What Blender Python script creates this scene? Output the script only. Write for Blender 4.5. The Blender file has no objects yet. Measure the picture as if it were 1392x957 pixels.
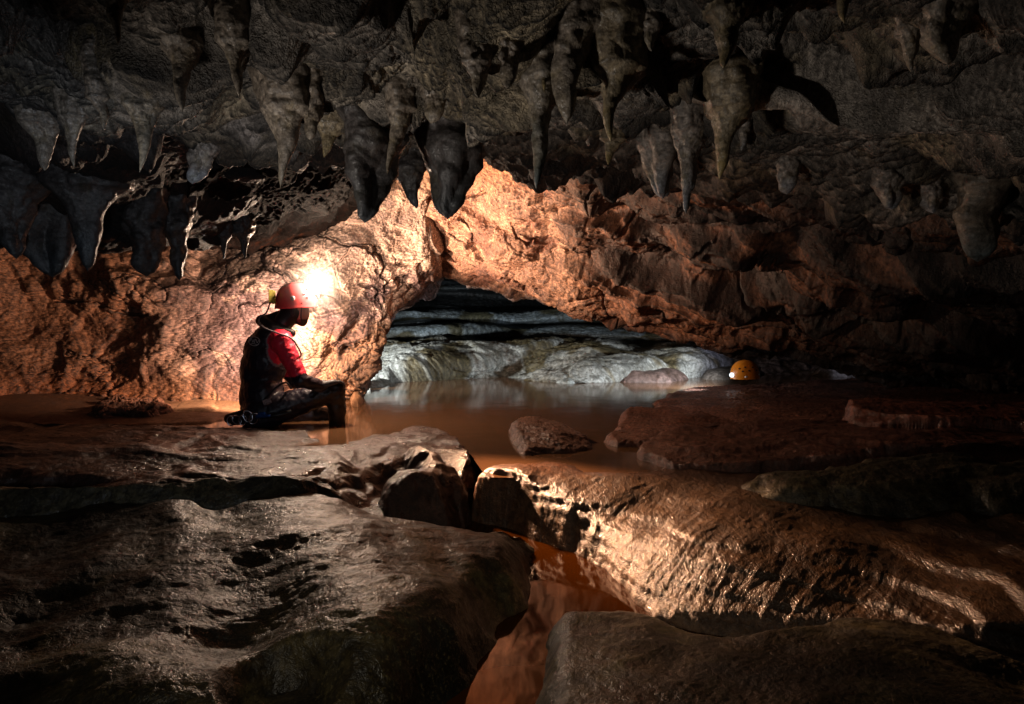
import bpy, math, random
import numpy as np
random.seed(7); RS = np.random.RandomState(11)
sc = bpy.context.scene
C = sc.collection

# ------------------------------------------------------------------ camera model (metres, lake surface at z = 0)
CAMZ = 0.73; F = 924.0; CX, CY = 696.0, 478.5; DEN = 1.0; PITCH = -math.radians(3.005)
cp, sp = math.cos(PITCH), math.sin(PITCH)
def ray(u, v):
    a = (u-CX)/F; b = -(v-CY)/F
    return np.array([a, cp - b*sp, sp + b*cp])
def at(u, v, Y):
    d = ray(u, v); t = Y/d[1]
    return np.array([d[0]*t, Y, CAMZ + d[2]*t])
def gz(u, v, z):
    d = ray(u, v); t = (z-CAMZ)/d[2]
    return np.array([d[0]*t, d[1]*t, z])
def project(P):
    x = P[..., 0]; y = P[..., 1]; z = P[..., 2]-CAMZ
    f = y*cp + z*sp; up = -y*sp + z*cp
    return CX + F*x/f, CY - F*up/f

# ------------------------------------------------------------------ noise
_perm = RS.permutation(256).astype(np.int32); _perm = np.concatenate([_perm, _perm, _perm])
_g = RS.normal(size=(256, 3)); _g /= np.linalg.norm(_g, axis=1)[:, None]; _g = _g.astype(np.float32)
from concurrent.futures import ThreadPoolExecutor
_pool = ThreadPoolExecutor(4)
def perlin(P):
    sh = P.shape[:-1]; P = P.reshape(-1, 3)
    if len(P) < 20000: return _perlin(P).reshape(sh)
    return np.concatenate(list(_pool.map(_perlin, np.array_split(P, max(4, len(P)//40000))))).reshape(sh)
def _perlin(P):
    P = P.astype(np.float32); i = np.floor(P).astype(np.int32); f = P - i; i &= 255
    w = f*f*f*(f*(f*6-15)+10)
    out = 0
    for dx in (0, 1):
        wx = w[..., 0] if dx else 1-w[..., 0]
        for dy in (0, 1):
            wy = w[..., 1] if dy else 1-w[..., 1]
            h2 = _perm[_perm[i[..., 0]+dx]+i[..., 1]+dy]
            for dz in (0, 1):
                wz = w[..., 2] if dz else 1-w[..., 2]
                g = _g[_perm[h2+i[..., 2]+dz]]
                out = out + wx*wy*wz*(g[..., 0]*(f[..., 0]-dx)+g[..., 1]*(f[..., 1]-dy)+g[..., 2]*(f[..., 2]-dz))
    return out*1.6
def fbm(P, s, o=4, gain=.5, off=0.):
    r = 0; a = 1.
    for k in range(o):
        r = r + a*perlin(P*s + off + 17.3*k); a *= gain; s *= 2.03
    return r
def ridged(P, s, o=4, gain=.5, off=0.):
    r = 0; a = 1.
    for k in range(o):
        r = r + a*(1-np.abs(perlin(P*s + off + 9.1*k))*2); a *= gain; s *= 2.07
    return r - 1.
def billow(P, s, o=3, gain=.5, off=0.):
    r = 0; a = 1.
    for k in range(o):
        r = r + a*(np.abs(perlin(P*s + off + 5.7*k))*2); a *= gain; s *= 2.07
    return r - .6
def worley(P, s, off=0.):
    Q = (P*s + off).astype(np.float32); i = np.floor(Q).astype(np.int32); f = Q-i
    d1 = np.full(Q.shape[:-1], 9., np.float32); d2 = d1.copy()
    for dx in (-1, 0, 1):
        for dy in (-1, 0, 1):
            for dz in (-1, 0, 1):
                h = _perm[_perm[_perm[(i[..., 0]+dx) & 255]+((i[..., 1]+dy) & 255)]+((i[..., 2]+dz) & 255)]
                c = _g[h]*.45+.5
                d = np.sqrt((dx+c[..., 0]-f[..., 0])**2+(dy+c[..., 1]-f[..., 1])**2+(dz+c[..., 2]-f[..., 2])**2)
                d2 = np.minimum(d2, np.maximum(d, d1)); d1 = np.minimum(d1, d)
    return d1, d2
def facets(P, s, tilt=1., off=0.):
    """angular fractured blocks: every cell of a jittered lattice is a tilted plane"""
    sh = P.shape[:-1]; P = P.reshape(-1, 3)
    return np.concatenate(list(_pool.map(lambda q: _facets(q, s, tilt, off), np.array_split(P, max(1, len(P)//40000))))).reshape(sh)
def _facets(P, s, tilt, off):
    Q = (P*s + off).astype(np.float32); i = np.floor(Q).astype(np.int32); f = Q-i
    best = np.full(Q.shape[0], 9., np.float32); sec = best.copy(); h = np.zeros(Q.shape[0], np.float32); h2_ = h.copy()
    for dx in (-1, 0, 1):
        for dy in (-1, 0, 1):
            for dz in (-1, 0, 1):
                k = _perm[_perm[_perm[(i[:, 0]+dx) & 255]+((i[:, 1]+dy) & 255)]+((i[:, 2]+dz) & 255)]
                c = _g[k]*.5+.5; r = f-np.array([dx, dy, dz], np.float32)-c
                d = (r*r).sum(-1); v = (r*_g[(k+91) & 255]).sum(-1)*tilt+_g[(k+40) & 255][:, 0]*.6
                m = d < best; m2 = (~m) & (d < sec)
                h2_ = np.where(m, h, np.where(m2, v, h2_)); sec = np.where(m, best, np.where(m2, d, sec))
                h = np.where(m, v, h); best = np.where(m, d, best)
    w = sm(0, .10, np.sqrt(sec)-np.sqrt(best))*.5+.5
    return h*w+h2_*(1-w)
def warp(P, s, a, off=3.):
    return P + a*np.stack([perlin(P*s+off), perlin(P*s+off+31.), perlin(P*s+off+57.)], -1)
def plates(P, s, k=4., sharp=.8, off=0.):
    """flat steps with abrupt edges: broken rock faces"""
    v = fbm(P, s, 3, .5, off)*k; f = v-np.floor(v)
    return (np.floor(v)+sm(sharp, 1, f))/k
def aniso(P, axis, k):
    """squeeze the coordinate along `axis` by k, so noise becomes streaks along it"""
    a = np.array(axis, float); a /= np.linalg.norm(a)
    d = P@a
    return P - (d*(1-k))[..., None]*a
def sm(a, b, x):
    t = np.clip((x-a)/(b-a), 0, 1); return t*t*(3-2*t)

# ------------------------------------------------------------------ materials
def nd(nt, typ, **kw):
    n = nt.nodes.new(typ)
    for k, v in kw.items():
        if k in n.inputs: n.inputs[k].default_value = v
        else: setattr(n, k, v)
    return n
def newmat(name):
    m = bpy.data.materials.new(name); m.use_nodes = True
    nt = m.node_tree; nt.nodes.clear()
    out = nd(nt, 'ShaderNodeOutputMaterial'); b = nd(nt, 'ShaderNodeBsdfPrincipled')
    nt.links.new(b.outputs[0], out.inputs[0])
    return m, nt, b
def c4(c): return (c[0], c[1], c[2], 1)
def mix(nt, fac, a, b, mode='MIX'):
    n = nt.nodes.new('ShaderNodeMix'); n.data_type = 'RGBA'; n.blend_type = mode
    L = nt.links
    for sock, val in ((n.inputs[0], fac), (n.inputs[6], a), (n.inputs[7], b)):
        if isinstance(val, (int, float)): sock.default_value = val
        elif isinstance(val, tuple): sock.default_value = val
        else: L.new(val, sock)
    return n.outputs[2]
def ramp(nt, src, a, b, lo=0., hi=1.):
    n = nt.nodes.new('ShaderNodeMapRange'); n.interpolation_type = 'SMOOTHSTEP'
    n.inputs['From Min'].default_value = a; n.inputs['From Max'].default_value = b
    n.inputs['To Min'].default_value = lo; n.inputs['To Max'].default_value = hi
    nt.links.new(src, n.inputs['Value']); return n.outputs[0]
def rock(name, light, mid, dark, rough=(.45, .7), scale=1., bump=.5, wet=0., point=1., darkamt=.5, spec=.5, stain=None, stretch=None, micro=1.):
    m, nt, b = newmat(name); L = nt.links
    tc = nd(nt, 'ShaderNodeTexCoord')
    co = tc.outputs['Object']
    if stretch:
        mp = nd(nt, 'ShaderNodeMapping'); mp.inputs['Rotation'].default_value = stretch[0]; mp.inputs['Scale'].default_value = stretch[1]
        L.new(co, mp.inputs[0]); cs = mp.outputs[0]
    else: cs = co
    def noise(s, d=6, r=.55, dist=0., src=None):
        n = nd(nt, 'ShaderNodeTexNoise', Scale=s*scale, Detail=d, Roughness=r, Distortion=dist)
        L.new(src or co, n.inputs['Vector']); return n.outputs['Fac']
    n1 = noise(2.2, 8, .62, .4); n2 = noise(7., 8, .65, .8, cs); n3 = noise(1.3, 5, .5, .3)
    n4 = noise(38., 4, .7, 0., cs); n5 = noise(120., 3, .6)
    col = mix(nt, ramp(nt, n1, .38, .62), c4(mid), c4(light))
    col = mix(nt, ramp(nt, n2, .5, .72, 0, .75), col, c4(dark))
    col = mix(nt, ramp(nt, n3, .56, .68, 0, darkamt), col, c4(tuple(x*.35 for x in dark)))
    if stain: 
        n6 = noise(3.1, 6, .6, .5)
        col = mix(nt, ramp(nt, n6, .55, .68, 0, .8), col, c4(stain))
    col = mix(nt, ramp(nt, n4, .36, .6, .75, 0), col, c4(tuple(x*.45 for x in mid)))
    col = mix(nt, ramp(nt, n5, .52, .68, 0, .45), col, c4(tuple(min(1, x*1.35) for x in light)))
    n7 = noise(16., 5, .7, .6); col = mix(nt, ramp(nt, n7, .5, .62, 0, .55), col, c4(dark))
    ge = nd(nt, 'ShaderNodeNewGeometry')
    pt = ramp(nt, ge.outputs['Pointiness'], .44, .54, .0, 1.)
    g = nd(nt, 'ShaderNodeCombineColor'); 
    for k in range(3): L.new(ramp(nt, ge.outputs['Pointiness'], .44, .56, 1-.6*point, 1+.25*point), g.inputs[k])
    col = mix(nt, 1., col, g.outputs[0], 'MULTIPLY')
    at_ = nd(nt, 'ShaderNodeAttribute'); at_.attribute_name = 'tint'
    col = mix(nt, 1., col, at_.outputs['Color'], 'MULTIPLY')
    L.new(col, b.inputs['Base Color'])
    L.new(ramp(nt, n2, .3, .7, rough[0], rough[1]), b.inputs['Roughness'])
    b.inputs['Specular IOR Level'].default_value = spec
    # micro relief
    mul = nd(nt, 'ShaderNodeMath', operation='MULTIPLY'); mul.inputs[1].default_value = .5; L.new(n5, mul.inputs[0])
    add = nd(nt, 'ShaderNodeMath', operation='ADD'); L.new(n4, add.inputs[0]); L.new(mul.outputs[0], add.inputs[1])
    vo = nd(nt, 'ShaderNodeTexVoronoi', Scale=16*scale); vo.feature = 'DISTANCE_TO_EDGE'; 
    wv = nd(nt, 'ShaderNodeVectorMath', operation='ADD'); nn = nd(nt, 'ShaderNodeTexNoise', Scale=9*scale, Detail=3)
    sc_ = nd(nt, 'ShaderNodeVectorMath', operation='SCALE'); sc_.inputs['Scale'].default_value = .16/scale
    L.new(cs, nn.inputs['Vector']); L.new(nn.outputs['Color'], sc_.inputs[0]); L.new(cs, wv.inputs[0]); L.new(sc_.outputs[0], wv.inputs[1])
    L.new(wv.outputs[0], vo.inputs['Vector'])
    ck = ramp(nt, vo.outputs['Distance'], 0, .04, 0, .12)
    add2 = nd(nt, 'ShaderNodeMath', operation='ADD'); L.new(add.outputs[0], add2.inputs[0]); L.new(ck, add2.inputs[1])
    bp = nd(nt, 'ShaderNodeBump', Strength=bump, Distance=.018*micro); L.new(add2.outputs[0], bp.inputs['Height'])
    L.new(bp.outputs[0], b.inputs['Normal'])
    if wet:
        b.inputs['Coat Weight'].default_value = wet; b.inputs['Coat Roughness'].default_value = .12
        L.new(bp.outputs[0], b.inputs['Coat Normal'])
    return m
def plain(name, col, rough=.5, metal=0., emit=0., ecol=None, noise=.0, bump=0., scale=60., sheen=0., coat=0.):
    m, nt, b = newmat(name); L = nt.links
    tc = nd(nt, 'ShaderNodeTexCoord')
    n = nd(nt, 'ShaderNodeTexNoise', Scale=scale, Detail=4); L.new(tc.outputs['Object'], n.inputs['Vector'])
    L.new(mix(nt, ramp(nt, n.outputs['Fac'], .35, .65), c4(tuple(x*(1-noise) for x in col)), c4(col)), b.inputs['Base Color'])
    b.inputs['Roughness'].default_value = rough; b.inputs['Metallic'].default_value = metal
    if emit: b.inputs['Emission Color'].default_value = c4(ecol or col); b.inputs['Emission Strength'].default_value = emit
    if bump:
        bp = nd(nt, 'ShaderNodeBump', Strength=bump, Distance=.004); L.new(n.outputs['Fac'], bp.inputs['Height']); L.new(bp.outputs[0], b.inputs['Normal'])
    if coat: b.inputs['Coat Weight'].default_value = coat
    return m

M = {}
M['roof'] = rock('grey_limestone', (.36, .315, .27), (.17, .145, .12), (.06, .05, .042), (.5, .8), 1.6, .9, point=1.6, stain=(.20, .15, .07), darkamt=.7)
M['stal'] = rock('calcite_dripstone', (.36, .315, .27), (.19, .16, .13), (.08, .065, .052), (.4, .7), 1.8, .35, point=1.2, stain=(.20, .16, .08), darkamt=.4, wet=.2, micro=.6)
M['deep'] = rock('iron_stained_limestone', (.030, .012, .006), (.018, .007, .004), (.008, .003, .002), (.8, .95), 1.4, .6, point=1., spec=.12)
M['wall'] = rock('pale_limestone', (.58, .43, .34), (.36, .25, .185), (.15, .105, .095), (.5, .8), 1.3, .55, point=1.5, darkamt=.7, stain=(.22, .15, .14))
M['arch'] = rock('banded_limestone', (.42, .26, .18), (.22, .125, .085), (.06, .038, .036), (.4, .75), 1.1, .6, point=1.3, darkamt=.75, stain=(.05, .035, .04))
M['far'] = rock('flood_washed_limestone', (.55, .55, .5), (.32, .31, .26), (.10, .085, .05), (.45, .75), .9, .5, point=1., stain=(.13, .10, .05))
M['slab'] = rock('wet_riverbed_limestone', (.19, .155, .085), (.055, .045, .027), (.012, .010, .008), (.35, .65), 1.0, .38, wet=.25, point=1.2, darkamt=1., stain=(.035, .03, .025))
M['red'] = rock('wet_reddish_limestone', (.20, .10, .07), (.11, .052, .038), (.03, .016, .014), (.25, .5), 1.6, .5, wet=.7, point=1.)
M['flow'] = rock('wet_flowstone', (.24, .145, .08), (.12, .072, .042), (.04, .026, .018), (.25, .5), 1.5, .55, wet=.6, point=1., micro=.8, stretch=((0, 0, .785), (1, .35, 1)))
M['mud'] = rock('ochre_mud', (.34, .19, .10), (.26, .14, .07), (.12, .06, .03), (.5, .8), 1.5, .35, point=.8, darkamt=.2)

def water(name, base, rough, bump=.02):
    m, nt, b = newmat(name); L = nt.links
    b.inputs['Base Color'].default_value = c4(base); b.inputs['IOR'].default_value = 1.33
    b.inputs['Roughness'].default_value = rough
    tc = nd(nt, 'ShaderNodeTexCoord'); n = nd(nt, 'ShaderNodeTexNoise', Scale=2.2, Detail=2)
    L.new(tc.outputs['Object'], n.inputs['Vector'])
    bp = nd(nt, 'ShaderNodeBump', Strength=bump, Distance=.02); L.new(n.outputs['Fac'], bp.inputs['Height']); L.new(bp.outputs[0], b.inputs['Normal'])
    return m
M['lake'] = water('silty_still_water', (.15, .075, .035), .10, .12)
M['pool'] = water('silty_pool_water', (.07, .03, .016), .08, .1)
M['channel'] = water('brown_water_tinted_reflection', (.05, .014, .001), .05, .2)
M['channel'].node_tree.nodes['Principled BSDF'].inputs['Specular Tint'].default_value = (1., .55, .22, 1)  # orange specular tint paints a warm wall reflection into the water

# ------------------------------------------------------------------ mesh helpers
def tag(o, label=None, cat=None, group=None, kind=None):
    if label: o['label'] = label
    if cat: o['category'] = cat
    if group: o['group'] = group
    if kind: o['kind'] = kind
    return o
def np_mesh(name, V, Fq, mat, origin=None, parent=None, tint=None, smooth=True):
    V = np.asarray(V, np.float32); Fq = np.asarray(Fq, np.int32)
    used = np.unique(Fq)
    if len(used) < len(V):
        rm = -np.ones(len(V), np.int32); rm[used] = np.arange(len(used)); V = V[used]; Fq = rm[Fq]
        if tint is not None: tint = tint[used]
    if origin is None:
        origin = np.array([V[:, 0].mean(), V[:, 1].mean(), V[:, 2].min()])
    k = Fq.shape[1]
    me = bpy.data.meshes.new(name)
    me.vertices.add(len(V)); me.vertices.foreach_set('co', (V-np.asarray(origin, np.float32)).ravel())
    me.loops.add(Fq.size); me.loops.foreach_set('vertex_index', Fq.ravel())
    me.polygons.add(len(Fq)); me.polygons.foreach_set('loop_start', np.arange(0, Fq.size, k, dtype=np.int32))
    me.polygons.foreach_set('loop_total', np.full(len(Fq), k, np.int32))
    me.update(calc_edges=True)
    if smooth: me.shade_smooth()
    ca = me.color_attributes.new('tint', 'FLOAT_COLOR', 'POINT')
    T = np.ones((len(V), 4), np.float32)
    if tint is not None: T[:, :3] = tint
    ca.data.foreach_set('color', T.ravel())
    me.materials.append(mat)
    o = bpy.data.objects.new(name, me); C.objects.link(o)
    if parent:
        o.parent = parent; o.location = np.asarray(origin)-np.asarray(parent.location)
    else: o.location = origin
    return o
def grid_faces(nv, nu):
    i = np.arange(nv*nu).reshape(nv, nu)
    return np.stack([i[:-1, :-1], i[:-1, 1:], i[1:, 1:], i[1:, :-1]], -1).reshape(-1, 4)
def grid_normals(G):
    du = np.gradient(G, axis=1); dv = np.gradient(G, axis=0)
    n = np.cross(du, dv); n /= np.linalg.norm(n, axis=-1)[..., None]+1e-12
    return n
def cr(P, n):
    """Catmull-Rom along axis 0 to n samples"""
    k = P.shape[0]; t = np.linspace(0, k-1, n); i = np.clip(t.astype(int), 0, k-2); f = (t-i).reshape((-1,)+(1,)*(P.ndim-1))
    Q = np.concatenate([2*P[:1]-P[1:2], P, 2*P[-1:]-P[-2:-1]])
    a, b, c, d = Q[i], Q[i+1], Q[i+2], Q[i+3]
    return .5*(2*b+(c-a)*f+(2*a-5*b+4*c-d)*f*f+(3*b-a-3*c+d)*f**3)
def net(rows, nv, nu):
    nv = int(nv*DEN); nu = int(nu*DEN)
    P = np.array([[at(*p) for p in r] for r in rows])
    return cr(cr(P, nv).transpose(1, 0, 2), nu).transpose(1, 0, 2)
def facing(G, toward=(0, 0, .73)):
    n = grid_normals(G); s = np.sum(n*(np.array(toward)-G), -1)
    return n if np.median(s) > 0 else -n
def lerp3(a, b, t): return np.asarray(a)*(1-t[..., None])+np.asarray(b)*t[..., None]

# ================================================================== CEILING
cols = [-260, -100, 20, 130, 240, 330, 400, 470, 550, 640, 740, 840, 950, 1070, 1200, 1320, 1450, 1640]
# for each column the (v, Y) profile of the roof going away from the camera
prof = {
 -260: [(-260,.75),(-60,1.05),(60,1.35),(120,1.75),(175,2.0),(215,2.5),(270,2.7),(310,3.1),(345,3.2),(300,3.8)],
 -100: [(-260,.75),(-60,1.05),(50,1.35),(120,1.75),(175,2.0),(215,2.5),(270,2.7),(310,3.1),(345,3.2),(300,3.8)],
 20:   [(-260,.78),(-60,1.1),(40,1.4),(110,1.7),(160,1.9),(200,2.5),(260,2.6),(300,3.0),(335,3.1),(295,3.8)],
 130:  [(-260,.78),(-60,1.1),(50,1.4),(105,1.6),(150,1.75),(185,2.4),(240,2.7),(290,3.0),(335,3.1),(295,3.8)],
 240:  [(-260,.80),(-60,1.1),(30,1.3),(100,1.7),(140,1.8),(185,2.4),(225,2.8),(270,3.2),(330,3.6),(290,4.3)],
 330:  [(-260,.80),(-60,1.15),(40,1.45),(95,1.6),(150,1.75),(180,2.2),(205,2.6),(245,3.2),(290,3.8),(270,4.4)],
 400:  [(-260,.80),(-60,1.1),(30,1.35),(80,1.5),(135,1.6),(170,1.75),(190,2.3),(205,2.7),(232,3.2),(200,3.8)],
 470:  [(-260,.80),(-60,1.1),(20,1.3),(80,1.45),(125,1.55),(160,1.7),(180,2.1),(200,2.5),(215,2.8),(180,3.3)],
 550:  [(-260,.80),(-60,1.15),(10,1.35),(60,1.5),(110,1.65),(150,1.85),(175,2.1),(190,2.4),(205,2.7),(165,3.2)],
 640:  [(-260,.80),(-60,1.15),(10,1.3),(60,1.45),(100,1.6),(140,1.8),(165,2.1),(182,2.5),(200,2.9),(160,3.4)],
 740:  [(-260,.80),(-60,1.1),(10,1.25),(50,1.35),(90,1.45),(130,1.75),(160,2.1),(190,2.6),(228,3.2),(180,3.9)],
 840:  [(-260,.80),(-60,1.1),(10,1.3),(60,1.4),(95,1.5),(130,1.8),(165,2.0),(195,2.6),(235,3.2),(190,3.9)],
 950:  [(-260,.80),(-60,1.1),(20,1.3),(60,1.55),(110,1.95),(140,2.0),(175,2.1),(205,2.5),(245,3.0),(200,3.7)],
 1070: [(-260,.80),(-60,1.1),(15,1.35),(70,1.6),(120,1.95),(150,2.0),(190,2.15),(222,2.4),(255,2.9),(210,3.6)],
 1200: [(-260,.75),(-60,1.05),(15,1.3),(80,1.7),(125,1.85),(165,1.95),(205,2.1),(240,2.4),(280,2.7),(235,3.4)],
 1320: [(-260,.75),(-60,1.05),(15,1.25),(90,1.6),(130,1.75),(175,1.85),(215,2.0),(255,2.3),(300,2.5),(260,3.2)],
 1450: [(-260,.72),(-60,1.0),(15,1.2),(90,1.5),(130,1.65),(175,1.75),(220,1.9),(260,2.2),(310,2.3),(270,3.0)],
 1640: [(-260,.72),(-60,1.0),(15,1.2),(90,1.5),(130,1.6),(175,1.7),(220,1.8),(265,2.1),(320,2.2),(280,2.9)],
}
rows = [[(u,)+prof[u][k] for u in cols] for k in range(10)]
G = net(rows, 620, 1000)
N = facing(G, (0, 1.5, -1.))
W = warp(G, 2.3, .13)
str_dir = (1, -.5, -.25)
d = .085*fbm(W, 1.9, 3) + .030*billow(warp(G, 3., .1), 3.6, 2) + .022*ridged(aniso(warp(G, 3., .06), (1, -.3, -.2), .22), 7., 4, .55) - .012*ridged(warp(G, 7., .03), 9., 3, .6) + .022*facets(W, 4., 1., 3.)*sm(-.3, .3, fbm(G, 1.5, 2, off=70.))
d += .006*fbm(G, 24., 4, .6)
sR = np.linspace(0, 1, G.shape[0])[:, None]+.03*fbm(G, 1.2, 3, off=7.); rX = sm(.25, .6, G[..., 0])
ridgeR = np.exp(-((sR-.50)/.07)**2)*rX
d = d*(1-.55*ridgeR)+.10*ridgeR-.10*np.exp(-((sR-.375)/.035)**2)*rX
hole = (1-ridgeR)*sm(.28, .62, fbm(G, 1.7, 2, off=40.))           # deep dark recesses between the bulges
lipm = sm(-.5, -.9, G[..., 0])*sm(2.2, 2.6, G[..., 1])
d = d*(1-.5*lipm)
d -= .20*hole*(1-lipm)
d += .06*sm(.15, .5, fbm(G, 3.6, 2, off=80.))
roofG = G + N*d[..., None]
# stalactites: tip u,v ; base u,v ; half width at base (px) ; colour ; squareness ; label
ST = [
 (100,227,100,160,16,'g',1.,'grey-brown rounded stalactite left of the longest one on the dark left ceiling'),
 (190,234,192,145,17,'y',1.,'long finger-like stalactite hanging alone on the left ceiling'),
 (141,178,136,135,13,'g',1.,'short stub stalactite between two longer ones on the left ceiling'),
 (247,152,250,60,22,'g',1.,'thick dark stalactite in the upper left, narrowing to a blunt end'),
 (326,132,320,62,21,'g',1.,'pointed grey stalactite beside a deep dark recess in the upper left'),
 (160,62,158,-12,20,'g',1.,'column-like stalactite cut by the top edge of the picture at left'),
 (380,255,386,150,27,'g',1.,'sharp grey stalactite hanging almost over the seated caver'),
 (441,214,448,170,18,'o',1.,'small ochre-tinted nub stalactite beside the sharp one over the caver'),
 (526,237,545,150,18,'g',1.,'slender slanting stalactite in front of the left big dark one'),
 (497,303,500,185,34,'b',.55,'big dark blue-grey stalactite left of the bright orange wall gap'),
 (608,298,612,168,38,'b',.5,'largest dark blue-grey stalactite, in front of the bright orange wall'),
 (566,284,560,225,17,'b',.7,'small dark fang stalactite between the two biggest ones'),
 (587,168,590,130,15,'g',.7,'rounded knob stalactite above the largest dark one'),
 (650,133,652,88,17,'g',.8,'short rounded stalactite near the middle of the ceiling'),
 (730,258,737,110,27,'t',.9,'long middle stalactite whose tip tinted with cool light touches the orange wall'),
 (740,125,738,72,9,'o',1.,'very thin stalactite just left of the thick pale central one'),
 (770,168,774,45,30,'g',.8,'thick pale stalactite high in the centre of the ceiling'),
 (829,193,838,98,32,'o',1.1,'ochre triangular stalactite with a bright needle tip'),
 (826,224,832,190,12,'o',1.,'tiny stalactite under the ochre triangular one'),
 (900,270,896,190,27,'p',.45,'blocky pale stalactite with a bluish broken end'),
 (933,291,938,180,20,'p',.8,'pointed pale blue-tipped stalactite beside the blocky one'),
 (978,244,988,152,28,'o',1.1,'cone stalactite with ochre streak on the right grey ridge'),
 (984,93,988,20,26,'o',.8,'blunt brown stalactite near the top right of centre'),
 (1148,32,1146,-25,15,'o',.9,'small stalactite at the top edge on the right'),
 (1070,264,1070,228,14,'p',.5,'short pale stump under the right grey ridge'),
 (1330,356,1332,258,38,'t',.45,'broad blocky stalactite hanging low at the far right'),
 (1288,88,1284,10,34,'g',.7,'wide dark stalactite in the upper right shadows'),
 (1238,98,1240,40,18,'g',.8,'narrow dark stalactite left of the wide one in the upper right'),
 (22,352,16,262,26,'b',.6,'bluish drapery stalactite at the left edge of the picture'),
 (72,377,68,285,32,'b',.45,'widest blunt bluish stalactite low on the left'),
 (120,369,120,255,32,'b',.9,'long pointed bluish stalactite low on the left'),
 (199,376,196,300,26,'b',.5,'dark lobed stalactite low on the left against the orange wall'),
 (243,381,240,305,20,'b',.7,'dark stalactite lowest on the left, second from the right of its row'),
 (304,354,305,322,6,'b',1.,'matchstick-thin stalactite left of the caver'),
 (333,352,331,318,9,'b',1.,'small dark spike stalactite nearest above the caver'),
 (885,70,886,32,13,'g',.7,'stubby knob stalactite near the top right of centre'),
 (1008,205,1012,170,10,'p',.7,'tiny pale stub on the lower lip of the right grey ridge'),
 (1212,285,1208,250,14,'p',.5,'small pale lump stalactite on the lower right ceiling lip'),
 (1268,290,1264,262,12,'p',.5,'pale knob stalactite beside the broad blocky one at far right'),
 (420,190,422,140,16,'g',.7,'stumpy stalactite above the ochre nub one'),
 (690,120,692,80,13,'g',.7,'small stub between the central pale stalactite and a rounded one'),
 (262,250,275,205,14,'p',.5,'slanted pale rounded lobe on the left ceiling'),
 (60,232,58,170,18,'g',.8,'faint stalactite in the dark at the far left'),
]
pu, pv = project(roofG)
def roof_point(u, v):
    dd = (pu-u)**2+(pv-v)**2
    m = dd < dd.min()+16
    Y = np.where(m, roofG[..., 1], 99); k = np.unravel_index(np.argmin(Y), Y.shape)
    return roofG[k].copy()
TINT = {'g': ((1.1, 1.04, .97), (1.25, 1.2, 1.1)), 'y': ((1.0, .96, .85), (1.2, 1.15, .95)), 'o': ((1.15, 1.05, .8), (1.6, 1.4, .75)),  # base and tip tints; bluish tips paint in cool light from below
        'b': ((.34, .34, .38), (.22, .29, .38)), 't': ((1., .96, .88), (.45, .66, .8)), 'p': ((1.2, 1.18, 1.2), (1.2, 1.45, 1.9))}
tintR = np.ones(roofG.shape)
flare = np.zeros(roofG.shape[:2])
built = []
for (ut, vt, ub, vb, hw, ck, sq, lab) in ST:
    b0 = roof_point(ub, vb); Y = b0[1]; tip = at(ut, vt, Y-.01); top = at(ub, vb, Y)
    hw *= (.86 if sq > .75 else 1.0); built.append((top, tip, hw/F*Y, ck, sq, lab))
    r = np.sqrt((roofG[..., 0]-top[0])**2+(roofG[..., 1]-top[1])**2); R = hw/F*Y
    flare = np.maximum(flare, R*(1.3 if sq > .75 else .5)/(1+(r/(R*.8))**2))
roofG[..., 2] -= flare*.55
# bluish shade painted at lower left, dark tint behind curbs headlamp light
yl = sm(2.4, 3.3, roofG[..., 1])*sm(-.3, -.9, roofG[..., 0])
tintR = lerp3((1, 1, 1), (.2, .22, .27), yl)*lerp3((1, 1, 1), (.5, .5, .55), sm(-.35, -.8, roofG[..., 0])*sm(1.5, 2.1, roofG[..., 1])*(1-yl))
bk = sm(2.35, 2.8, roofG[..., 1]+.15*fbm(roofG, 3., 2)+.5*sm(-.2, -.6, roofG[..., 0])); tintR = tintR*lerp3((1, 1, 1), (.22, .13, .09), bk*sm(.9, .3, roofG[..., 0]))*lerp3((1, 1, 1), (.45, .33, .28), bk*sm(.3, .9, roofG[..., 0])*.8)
tintR = tintR*lerp3((1, 1, 1), (1.75, 1.75, 1.75), ridgeR)*lerp3((1, 1, 1), (.45, .42, .4), np.exp(-((sR-.375)/.035)**2)*rX)  # lit ridge band and its shaded recess painted into the tint
pale = sm(.15, .5, fbm(warp(roofG, 2., .1), 2.6, 4, .6, off=45.)); tintR = tintR*(1+.6*pale)[..., None]
och = sm(.1, .5, fbm(roofG, 2.1, 3, off=5.))
tintR = tintR*lerp3((1, 1, 1), (1.08, 1., .78), och)
och2 = sm(0, .45, fbm(roofG, 5, 3, off=25.)); tintR *= (1-.45*och2)[..., None]
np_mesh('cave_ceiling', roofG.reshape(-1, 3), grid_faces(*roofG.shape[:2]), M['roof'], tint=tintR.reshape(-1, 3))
tag(bpy.data.objects['cave_ceiling'], 'low grey limestone ceiling with folds and stalactites over the whole cave', kind='structure')

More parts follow.
